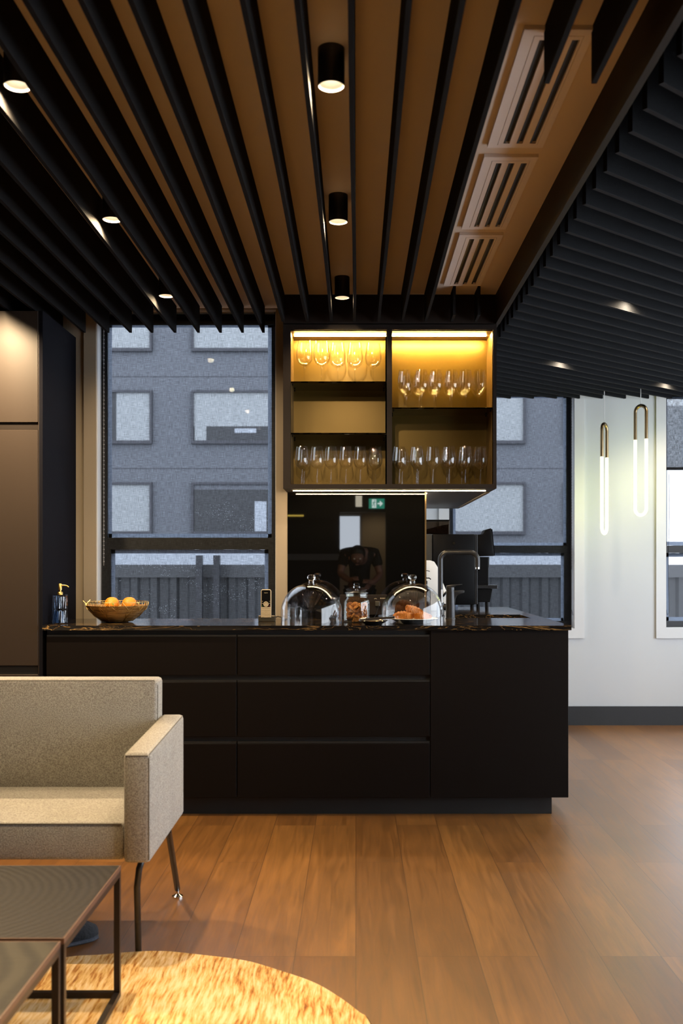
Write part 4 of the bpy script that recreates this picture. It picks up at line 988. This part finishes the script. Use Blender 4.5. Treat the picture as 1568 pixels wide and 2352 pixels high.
# taps
def taps():
    d = 5.36; x = PX(1034, d); s = d / F
    t = thing('basin_tap', 'short gunmetal mixer tap with flat lever standing before the tall faucet', 'tap', (x, d, ZT))
    r = 10.5 * s
    MB().lathe([(0, 0), (r + .002, 0), (r + .002, .004), (r, .006), (r * .95, .150), (0, .150)], (x, d, ZT), 28).build('body', M['tapblack'], t, 40)
    zt = ZT + .150
    MB().prism([(x - r, zt - .012), (x - r, zt), (x + .080 * .92, zt + .004), (x + .080 * .92, zt - .010), (x + .050, zt - .017), (x + .034, zt - .026), (x + .026, zt - .042), (x + .0235, zt - .075), (x, zt - .075)], 'y', d - .013, d + .013, .003).build('spout', M['tapblack'], t, 40)
    MB().lathe([(0, .0), (r * .85, 0), (r * .85, .003), (r * .9, .003), (r * .9, .020), (0, .024)], (x - .001, d, zt), 28).build('cartridge', M['tapblack'], t, 40)
    MB().prism([(x - .021, zt + .018), (x - .021, zt + .029), (x + .010, zt + .034), (x + .064, zt + .0365), (x + .064, zt + .034), (x + .030, zt + .028), (x + .018, zt + .018)], 'y', d - .012, d + .012, .002).build('lever', M['tapblack'], t, 40)
    d2 = 5.62; x = PX(1011, d2); s = d2 / F
    f = thing('kitchen_faucet', 'tall black square-necked faucet arching over the sink', 'faucet', (x, d2, ZT))
    zt = PZ(1269, d2); xe = PX(1096, d2); R = .042; rr = .0145
    pts = [(x, d2, ZT + .01), (x, d2, zt - R)] + [(x + R - R * math.cos(a), d2, zt - R + R * math.sin(a)) for a in [PI / 2 * k / 8 for k in range(1, 9)]]
    pts += [(xe - R + R * math.sin(a), d2, zt - R + R * math.cos(a)) for a in [PI / 2 * k / 8 for k in range(0, 9)]] + [(xe, d2, PZ(1303, d2))]
    MB().tube(pts, rr, 18).build('neck', M['tapblack'], f, 50)
    MB().cyl((xe, d2, PZ(1303, d2)), (xe, d2, PZ(1307, d2)), rr * .9).build('aerator', M['chrome'], f, 40)
    MB().lathe([(0, 0), (.026, 0), (.026, .006), (.022, .010), (.022, .075), (.0155, .080)], (x, d2, ZT), 28).build('base', M['tapblack'], f, 40)
    MB().cyl((x + .012, d2, ZT + .052), (x + .036, d2, ZT + .052), .019, seg=24).build('handle_hub', M['tapblack'], f, 40)
    MB().cyl((x + .007, d2 - .012, ZT + .06), (x + .005, d2 - .016, PZ(1354, d2)), .0045, seg=12).build('handle', M['chrome'], f, 50)
taps()

# white canister and pump bottle by the wall end
def extras():
    d = 6.30
    t = thing('milk_canister', 'cream white canister with sloped shoulder beside the coffee machine', 'canister', (PX(992, d), d, ZT))
    P = lambda px, py: (PX(px, d), PZ(py, d))
    zb = ZT
    poly = [(XJ + .012, zb), (PX(1023, d), zb), P(1023, 1358), P(1013, 1334), P(1003, 1303), P(995, 1290), P(985, 1287), (XJ + .012, PZ(1287, d))]
    MB().prism(poly, 'y', d - .07, d + .06, .004).build('body', M['white'], t, 40)
    MB().tube([P(974, 1311)[:1] + (d - .0715,) + P(974, 1311)[1:], P(980, 1310.5)[:1] + (d - .0715,) + P(980, 1310.5)[1:], P(985, 1312)[:1] + (d - .0715,) + P(985, 1312)[1:]], .0022, 6).build('marking', M['black'], t)
    q = P(1018, 1364); MB().tube([(q[0] - .011, d - .085, q[1] - .014), (q[0] + .011, d - .085, q[1] + .014)], .0065, 10).build('tap_lever', M['black'], t, 50)
    MB().cyl((q[0], d - .069, q[1]), (q[0], d - .09, q[1]), .005).build('tap_stem', M['black'], t, 50)
    d = 5.90; x = PX(974.5, d) + .004
    b = thing('pump_bottle', 'dark brown pump bottle half hidden by the end of the splashback', 'bottle', (x, d, ZT)); c = ORG[b.name]
    MB().lathe([(0, 0), (.031, 0), (.033, .004), (.033, .125), (.030, .142), (.018, .160), (.0125, .168), (.0125, .178), (0, .178)], c, 28).build('body', M['blackgloss'], b, 50)
    MB().lathe([(0, .176), (.0135, .176), (.0135, .194), (.005, .197), (.005, .207), (.010, .208), (.010, .216), (0, .218)], c, 20).build('pump', M['black'], b, 50)
    MB().tube([(x, d, ZT + .211), (x + .025, d, ZT + .211), (x + .034, d, ZT + .203)], .0033, 8).build('nozzle', M['black'], b, 60)
extras()

def coffee():
    d = 6.62
    X_ = lambda p: PX(p, d); s = d / F; z = lambda p: ZT + (1400 - p) * s * 1.0
    t = thing('coffee_machine', 'black automatic coffee machine with bean hopper on the peninsula', 'coffee machine', ((X_(993) + X_(1095)) / 2, d, ZT))
    ya, yb = d - .02, d + .16
    B(X_(993), X_(1089), ya, yb, z(1392), z(1230), .006).build('body', M['black'], t, 40)
    B(X_(1089.5), X_(1096), ya + .004, yb - .004, z(1391), z(1231), .002).build('front_trim', M['tapblack'], t)
    MB().prism([(X_(1096.5), z(1281)), (X_(1096.5), z(1231)), (X_(1109), z(1230)), (X_(1114), z(1220)), (X_(1127), z(1216)), (X_(1134), z(1280))], 'y', ya + .008, yb - .008, .004).build('display_housing', M['black'], t, 40)
    MB().prism([(X_(1128), z(1218)), (X_(1130.5), z(1219)), (X_(1136), z(1279)), (X_(1134.3), z(1279.5))], 'y', ya + .02, yb - .02).build('touch_screen', M['blackgloss'], t)
    B(X_(1097), X_(1122), ya + .03, yb - .03, z(1386), z(1282), .004).build('column', M['black'], t)
    B(X_(1110), X_(1125), ya + .05, yb - .05, z(1306), z(1282), .003).build('spout', M['tapblack'], t)
    MB().tube([(X_(1117), ya + .06, z(1306)), (X_(1117), ya + .06, z(1344))], .0025, 8).build('milk_tube', M['chrome'], t)
    B(X_(1096), X_(1142), ya + .006, yb - .006, z(1355), z(1347), .003).build('drip_tray', M['tapblack'], t)
    MB().prism([(X_(1096), z(1386)), (X_(1097), z(1356)), (X_(1131), z(1356)), (X_(1125), z(1386))], 'y', ya + .02, yb - .02, .003).build('tray_base', M['black'], t)
    for px in (1000, 1084, 1098, 1118): MB().cyl((X_(px), ya + .03, ZT), (X_(px), ya + .03, z(1386)), .012).build('foot', M['black'], t, 40)
    MB().cyl((X_(1041), ya + .002, z(1251)), (X_(1041), ya - .008, z(1251)), .009).build('lock_button', M['chrome'], t, 40)
    h0, h1 = X_(976), X_(1032)
    hp = MB().cells([h0, h0 + .004, h1 - .004, h1], [ya + .02, ya + .024, yb - .024, yb - .02], lambda x, y: not (h0 + .004 < x < h1 - .004 and ya + .024 < y < yb - .024), z(1229.5), z(1199)).build('bean_hopper', M['hopper'], t)
    B(h0 - .002, h1 + .002, ya + .018, yb - .018, z(1198.8), z(1196.5)).build('hopper_lid', M['black'], hp)
    m = MB(); m.prism([(h0 + .006, z(1229)), (h1 - .006, z(1229)), (h1 - .006, z(1207)), (h0 + .08, z(1212)), (h0 + .03, z(1217)), (h0 + .006, z(1219))], 'y', ya + .026, yb - .026)
    be = m.build('coffee_beans', M['coffee'], hp)
    B(X_(976), X_(992), ya + .01, yb - .01, z(1390), z(1231), .004).build('side_module', M['cradle'], t)
coffee()

# ------------------------------------------------------------------ pendants
def pendant(px, d, yt, yb_, ytr, rot, label):
    x = PX(px, d); zt, zb, zm = PZ(yt, d), PZ(yb_, d), PZ(ytr, d); rt = .0118; R = .046
    t = thing('pendant_lamp', label, 'lamp', (x, d, zb), 'brass loop pendant lamps')
    ca, sa = math.cos(rot), math.sin(rot); P = lambda u, z: (x + u * ca, d + u * sa, z)
    up = [P(-R, zm), P(-R, zt - rt - R)] + [P(-R * math.cos(a), zt - rt - R + R * math.sin(a)) for a in [PI * k / 16 for k in range(1, 16)]] + [P(R, zt - rt - R), P(R, zm)]
    dn = [P(R, zm), P(R, zb + rt + R)] + [P(R * math.cos(a), zb + rt + R - R * math.sin(a)) for a in [PI * k / 16 for k in range(1, 16)]] + [P(-R, zb + rt + R), P(-R, zm)]
    MB().tube(up, rt + .0005, 16).build('brass_arch', M['brass'], t, 50)
    MB().tube(dn, rt, 16).build('light_tube', M['neon'], t, 50)
    for zz in (.25, .5, .75):
        l = bpy.data.lights.new('tube_light', 'POINT'); l.energy = .75; l.color = (.90, 1.0, .12); l.shadow_soft_size = .03
        lo = bpy.data.objects.new('tube_light', l); COL.objects.link(lo); lo.location = (x, d, zb + (zm - zb) * zz)
    MB().tube([(x, d, zt - .002), (x, d, ZC)], .0022, 6).build('cable', M['cord'], t)
pendant(1387.5, 7.16, 970, 1229, 1050, -math.radians(-54), 'lit brass loop pendant lamp, left and lower of the two')
pendant(1471, 7.16, 928, 1187, 1009, math.radians(-50), 'lit brass loop pendant lamp, right and higher of the two')

# ------------------------------------------------------------------ sofa
def sofa():
    x0, x1 = -2.02, -.609; aw = .079
    t = thing('sofa', 'light grey wool felt sofa on thin black legs in the left foreground', 'sofa', ((x0 + x1) / 2, 3.25, 0))
    B(x0 + aw + .001, x1 - aw - .001, 2.965, 3.47, .338, .452, .014, 3).build('seat', M['sofa'], t, 50)
    m = MB(); m.prism([(3.435, .40), (3.440, .822), (3.545, .822), (3.530, .340), (3.475, .340), (3.475, .40)], 'x', x0 + aw - .0, x1 - aw + .002, .014); m.build('backrest', M['sofa'], t, 50)
    for a, b in ((x1 - aw, x1), (x0, x0 + aw)):
        m = MB(); m.prism([(2.945, .335), (2.945, .662), (3.53, .690), (3.53, .335)], 'x', a, b, .013); m.build('armrest', M['sofa'], t, 50)
    s = MB()
    s.tube([(x0 + aw, 2.966, .4475), (x1 - aw - .01, 2.966, .4475)], .0022, 6)
    s.tube([(x0 + aw + .02, 3.444, .818), (x1 - aw - .01, 3.444, .818), (x1 - aw + .001, 3.452, .80), (x1 - aw + .001, 3.446, .46)], .0020, 6)
    s.tube([(x1 - .004, 3.52, .684), (x1 - .004, 2.955, .657), (x1 - .004, 2.949, .645), (x1 - .004, 2.949, .345)], .0020, 6)
    s.tube([(x1 - .006, 2.9465, .654), (x1 - aw + .006, 2.9465, .654)], .0018, 6)
    s.build('seam', M['seam'], t, 60)
    for xx, sg in ((x1, 1), (x0, -1)):
        xi = xx - sg * .032
        MB().tube([(xi - sg * .000, 3.02, .337), (xi - sg * .002, 2.995, .33), (xi - sg * .008, 2.985, .31), (xi - sg * .018, 3.0, .25), (xi - sg * .040, 3.120, .014), (xi - sg * .040, 3.126, .0)], .0098, 14).build('leg', M['metalblack'], t, 60)
        lg = MB().tube([(xi + sg * .02, 3.30, .338), (xi - sg * .012, 3.645, .032)], .0105, 14).build('leg', M['metalblack'], t, 60)
        MB().lathe([(0, 0), (.020, 0), (.020, .005), (.010, .011), (.006, .014), (.006, .034), (0, .034)], (xi - sg * .013, 3.652, 0), 20).build('glide', M['chrome'], lg, 40)
sofa()

# ------------------------------------------------------------------ coffee tables
def ctable(x0, x1, y0, y1, z, topmat, label):
    t = thing('coffee_table', label, 'table', ((x0 + x1) / 2, (y0 + y1) / 2, 0), 'square coffee tables pushed together')
    b = .016
    tp = B(x0 + .004, x1 - .004, y0 + .004, y1 - .004, z - .006, z, .0008, 1).build('tabletop', topmat, t)
    MB().cells([x0, x0 + .0035, x1 - .0035, x1], [y0, y0 + .0035, y1 - .0035, y1], lambda x, y: not (x0 + .0035 < x < x1 - .0035 and y0 + .0035 < y < y1 - .0035), z - .0135, z - .0003).build('edge_band', M['topedge'], tp)
    MB().cells([x0, x0 + b, x1 - b, x1], [y0, y0 + b, y1 - b, y1], lambda x, y: not (x0 + b < x < x1 - b and y0 + b < y < y1 - b), z - .013 - b, z - .0138).build('top_frame', M['tablesteel'], t)
    for xx in (x0, x1 - b):
        for yy in (y0, y1 - b): B(xx, xx + b, yy, yy + b, .0125 + b, z - .013 - b).build('leg', M['tablesteel'], t)
    for xx in (x0, x1 - b): B(xx, xx + b, y0, y1, .012, .012 + b).build('floor_rail', M['tablesteel'], t)
    for yy in (y0, y1 - b): B(x0 + b, x1 - b, yy, yy + b, .012, .012 + b).build('floor_rail', M['tablesteel'], t)
ctable(-1.28, -.658, 2.247, 2.79, .378, M['top1'], 'dark smoked oak coffee table on a black frame, farther one before the sofa')
ctable(-1.21, -.664, 1.62, 2.241, .374, M['top2'], 'grey oak coffee table on a black frame, nearer one at lower left')

# shoe-like dark thing under the table
t = thing('shoe', 'dark rounded knit shoe lying on the floor behind the coffee table', 'shoe', (-.93, 3.2, 0))
rng = [(-.075, .020, .022), (-.06, .034, .034), (-.02, .040, .046), (.03, .042, .050), (.08, .044, .044), (.115, .040, .034), (.138, .026, .022), (.145, .008, .012)]
def footloft(m, zs, k, z0=0):
    rings = []
    for u, w, h in rng:
        rings.append([m.bm.verts.new(Vector((u * .80 - .6 * w * k * math.cos(a), u * .62 * 1.0 + .8 * w * k * math.cos(a), z0 + max(0, (h * zs) * (math.sin(a) + .35) / 1.35 if math.sin(a) > -.35 else 0)))+ Vector((-.965, 3.185, 0))) for a in [2 * PI * q / 16 for q in range(16)]])
    for A_, B_ in zip(rings, rings[1:]):
        for q in range(16): m.bm.faces.new((A_[q], A_[(q + 1) % 16], B_[(q + 1) % 16], B_[q]))
    m.bm.faces.new(rings[0]); m.bm.faces.new(rings[-1][::-1]); bmesh.ops.recalc_face_normals(m.bm, faces=list(m.bm.faces))
m = MB(); footloft(m, 1.2, 1.0, .012); m.build('upper', M['shoe'], t, 60)
m = MB(); footloft(m, .35, 1.08, 0.0); m.build('sole', M['shoegrey'], t, 60)

# ------------------------------------------------------------------ rug
def rug():
    fd = lambda py: H * F / (py - VY)
    vis = [(845, 2352), (826, 2335), (780, 2300), (720, 2265), (640, 2237), (560, 2214), (450, 2200), (380, 2193), (310, 2194), (230, 2201), (159, 2206), (101, 2226), (40, 2290)]
    pts = [(PX(a, fd(b)), fd(b)) for a, b in vis]
    pts += [(-1.02, 2.60), (-1.15, 2.35), (-1.30, 2.05), (-1.32, 1.75), (-1.15, 1.50), (-.85, 1.38), (-.5, 1.42), (-.2, 1.60), (.0, 1.85), (.065, 2.15), (.075, 2.42)]
    # smooth closed outline
    n = len(pts); out = []
    for i in range(n):
        p0, p1, p2, p3 = [Vector(pts[(i + k) % n]) for k in (-1, 0, 1, 2)]
        for s in range(5):
            u = s / 5
            out.append(.5 * ((2 * p1) + (p2 - p0) * u + (2 * p0 - 5 * p1 + 4 * p2 - p3) * u * u + (3 * p1 - p0 - 3 * p2 + p3) * u ** 3))
    cx = sum(p.x for p in out) / len(out); cy = sum(p.y for p in out) / len(out)
    t = thing('rug', 'bright tan and cream printed hide rug with rounded outline on the floor', 'rug', (cx, cy, 0))
    MB().prism([(p.x, p.y) for p in out], 'z', .004, .0115).build('pile', M['rug'], t)
    MB().prism([(cx + (p.x - cx) * 1.006, cy + (p.y - cy) * 1.006) for p in out], 'z', 0.0, .008).build('backing', M['felt'], t)
rug()

# ------------------------------------------------------------------ mirrored side of the room: exit sign, ledge, lamps, person
t = thing('exit_sign', 'green illuminated exit sign with running figure and arrow, mirrored in the black glass', 'sign', (.37, -6.99, 2.2))
B(.225, .515, -6.999, -6.965, 2.185, 2.375, .004).build('housing', M['black'], t)
B(.232, .508, -6.964, -6.962, 2.192, 2.368).build('face', M['exitgreen'], t)
B(.285, .362, -6.961, -6.959, 2.205, 2.355).build('doorway', M['exitwhite'], t)
m = MB(); Pm = lambda x, z: (x, -6.957, z)
m.ball(Pm(.335, 2.335), .011, (1, .2, 1), 10).tube([Pm(.330, 2.318), Pm(.318, 2.275)], .009, 6).tube([Pm(.318, 2.275), Pm(.336, 2.252), Pm(.326, 2.222)], .006, 6).tube([Pm(.318, 2.275), Pm(.305, 2.250), Pm(.288, 2.245)], .006, 6).tube([Pm(.328, 2.312), Pm(.348, 2.298), Pm(.356, 2.306)], .005, 6).tube([Pm(.328, 2.312), Pm(.308, 2.302), Pm(.300, 2.286)], .005, 6)
m.build('running_figure', M['exitgreen'], t)
MB().prism([(.385, 2.268), (.425, 2.268), (.425, 2.235), (.430, 2.230), (.480, 2.280), (.430, 2.330), (.425, 2.325), (.425, 2.292), (.385, 2.292)], 'y', -6.961, -6.959).build('arrow', M['exitwhite'], t)
struct(B(-1.25, -.30, -6.998, -6.95, 1.275, 1.385).build('trim_11', M['trim']))
tag(B(-1.22, -.93, -7.003, -6.985, 2.055, 2.08).build('light_strip', M['yellowled']), 'amber light strip on the dark wall, mirrored in the black glass at left', 'lamp')
t = thing('hanging_lamp', 'white hanging cylinder lamp, mirrored in the black glass beside the exit sign', 'lamp', (.05, -6.5, 2.2))
MB().lathe([(0, 0), (.055, 0), (.055, .25), (0, .25)], ORG[t.name], 24).build('shade', M['lampglow'], t, 40)
MB().tube([(.05, -6.5, 2.45), (.05, -6.5, ZC)], .004, 6).build('cable', M['black'], t)

def skinmesh(name, mat, verts, edges, parent, root=0, sub=2):
    bm = bmesh.new(); L = bm.verts.layers.skin.verify(); vs = []
    o = ORG[parent.name] if parent else Vector((0, 0, 0))
    for i, (p, r) in enumerate(verts):
        v = bm.verts.new(Vector(p) - o); v[L].radius = (r, r) if not isinstance(r, tuple) else r
        v[L].use_root = (i == root); vs.append(v)
    for a, b in edges: bm.edges.new((vs[a], vs[b]))
    me = bpy.data.meshes.new(name); bm.to_mesh(me); bm.free(); me.materials.append(mat)
    ob = bpy.data.objects.new(name, me); COL.objects.link(ob); ob.parent = parent
    md = ob.modifiers.new('Skin', 'SKIN'); md.use_smooth_shade = True
    ob.modifiers.new('Subdivision', 'SUBSURF').levels = sub; ob.modifiers['Subdivision'].render_levels = sub
    ORG[ob.name] = o
    return ob
def person():
    cx = .045; yy = -.95
    t = thing('person', 'person in black t-shirt and dark trousers bending forward, mirrored in the black glass', 'person', (cx, yy, 0))
    def V(x, y, z): return (cx + x, yy + y, z)
    vs = [(V(0, 0, .93), .115), (V(0, .08, 1.08), .105), (V(0, .22, 1.24), .125), (V(0, .33, 1.335), .10), (V(-.01, .40, 1.355), .052), (V(-.02, .46, 1.335), .075), (V(-.03, .51, 1.28), .084), (V(-.03, .535, 1.22), .060),
          (V(.17, .30, 1.325), .062), (V(.235, .33, 1.09), .043), (V(.14, .52, 1.00), .034), (V(.075, .60, 1.02), .026),
          (V(-.17, .30, 1.325), .062), (V(-.225, .35, 1.10), .043), (V(-.12, .54, 1.03), .034), (V(-.06, .61, 1.05), .026),
          (V(.10, -.01, .86), .092), (V(.125, .02, .49), .058), (V(.13, -.03, .10), .038), (V(.135, .10, .045), .032),
          (V(-.10, -.01, .86), .092), (V(-.125, .04, .49), .058), (V(-.13, -.01, .10), .038), (V(-.135, .12, .045), .032)]
    ed = [(0, 1), (1, 2), (2, 3), (3, 4), (4, 5), (5, 6), (6, 7), (3, 8), (8, 9), (9, 10), (10, 11), (3, 12), (12, 13), (13, 14), (14, 15), (0, 16), (16, 17), (17, 18), (18, 19), (0, 20), (20, 21), (21, 22), (22, 23)]
    # fingers and thumbs closing on the tripod grip
    for w, s in ((11, 1), (15, -1)):
        p = Vector(vs[w][0])
        for q in range(4):
            a = len(vs); ln = (.85, 1.0, .95, .75)[q]
            k = p + Vector((s * (.022 - .0145 * q), .035, .010)); vs.append((k, .0105)); vs.append((k + Vector((-s * .012, .030 * ln, -.008)), .009)); vs.append((k + Vector((-s * .022, .040 * ln, -.032)), .008))
            ed += [(w, a), (a, a + 1), (a + 1, a + 2)]
        a = len(vs); vs.append((p + Vector((-s * .025, .015, .016)), .011)); vs.append((p + Vector((-s * .038, .042, .012)), .009)); ed += [(w, a), (a, a + 1)]
    skinmesh('body', M['skin'], vs, ed, t)
    sh = [(V(0, .0, .90), .135), (V(0, .08, 1.08), .125), (V(0, .22, 1.25), .142), (V(0, .32, 1.335), .112), (V(.17, .30, 1.33), .078), (V(.215, .32, 1.17), .064), (V(-.17, .30, 1.33), .078), (V(-.208, .33, 1.17), .064), (V(0, .375, 1.365), .066)]
    skinmesh('t_shirt', M['shirt'], sh, [(0, 1), (1, 2), (2, 3), (3, 4), (4, 5), (3, 6), (6, 7), (3, 8)], t)
    tr = [(V(0, 0, .93), .128), (V(.10, -.01, .86), .105), (V(.125, .02, .49), .074), (V(.13, -.03, .10), .06), (V(-.10, -.01, .86), .105), (V(-.125, .04, .49), .074), (V(-.13, -.01, .10), .06)]
    skinmesh('trousers', M['trousers'], tr, [(0, 1), (1, 2), (2, 3), (0, 4), (4, 5), (5, 6)], t)
    m = MB(); m.ball(V(-.025, .455, 1.335), .098, (.92, 1.05, .95), 20); m.build('hair', M['hair'], t, 80)
    for s in (-1, 1):
        m = MB(); m.ball(V(s * .09 - .03, .49, 1.28), .022, (.4, .7, 1), 10); m.build('ear', M['skin'], t, 80)
        m = MB(); m.ball(V(s * .032 - .03, .585, 1.27), .012, (1, 1, .8), 10); m.build('eye', M['white'], t, 80)
        m = MB(); m.box(cx + s * .135 - .045, cx + s * .135 + .045, yy - .10, yy + .17, 0, .075, .03, 3); m.build('shoe', M['black'], t, 80)
    m = MB(); m.ball(V(-.03, .602, 1.245), .018, (.8, 1, 1.3), 10); m.build('nose', M['skin'], t, 80)
    m = MB(); m.ball(V(-.03, .592, 1.205), .02, (1.1, .4, .35), 10); m.build('mouth', M['skin'], t, 80)
person()

# ------------------------------------------------------------------ light
w = bpy.data.worlds.new('overcast'); scene.world = w; w.use_nodes = True
bg = w.node_tree.nodes['Background']; bg.inputs[0].default_value = (0.87, 0.92, 1.0, 1); bg.inputs[1].default_value = 4.4
def area(name, loc, rot, sx, sy, e, col):
    l = bpy.data.lights.new(name, 'AREA'); l.shape = 'RECTANGLE'; l.size = sx; l.size_y = sy; l.energy = e; l.color = col
    o = bpy.data.objects.new(name, l); COL.objects.link(o); o.location = loc; o.rotation_euler = rot; return o
area('window_daylight', (XR - .03, (WR[0] + WR[1]) / 2, 1.35), (0, PI / 2, 0), 2.0, WR[1] - WR[0] - .2, 108, (0.86, 0.93, 1.0))
spot(.4, -7.9, ZC - .1, 40, 130, .8)  # added lamp without a fixture, brightens the beige corridor wall

# ------------------------------------------------------------------ camera
cam = bpy.data.cameras.new('camera'); co = bpy.data.objects.new('camera', cam); COL.objects.link(co)
co.location = (0, 0, H); co.rotation_euler = (PI / 2, 0, 0)
cam.sensor_fit = 'VERTICAL'; cam.sensor_height = 36.0; cam.sensor_width = 24.0; cam.lens = 36.0 * F / 2352
cam.shift_x = (784 - VX) / 2352; cam.shift_y = (VY - 1176) / 2352
cam.clip_start = .05; cam.clip_end = 200
cam.dof.use_dof = True; cam.dof.focus_distance = 5.0; cam.dof.aperture_fstop = 4.0
scene.camera = co
scene.view_settings.view_transform = 'Standard'; scene.view_settings.look = 'None'; scene.view_settings.exposure = 0
cy = scene.cycles
cy.use_denoising = True; cy.max_bounces = 12; cy.diffuse_bounces = 5; cy.glossy_bounces = 6; cy.transparent_max_bounces = 40; cy.transmission_bounces = 8
cy.caustics_reflective = False; cy.caustics_refractive = False; cy.sample_clamp_indirect = 6.0
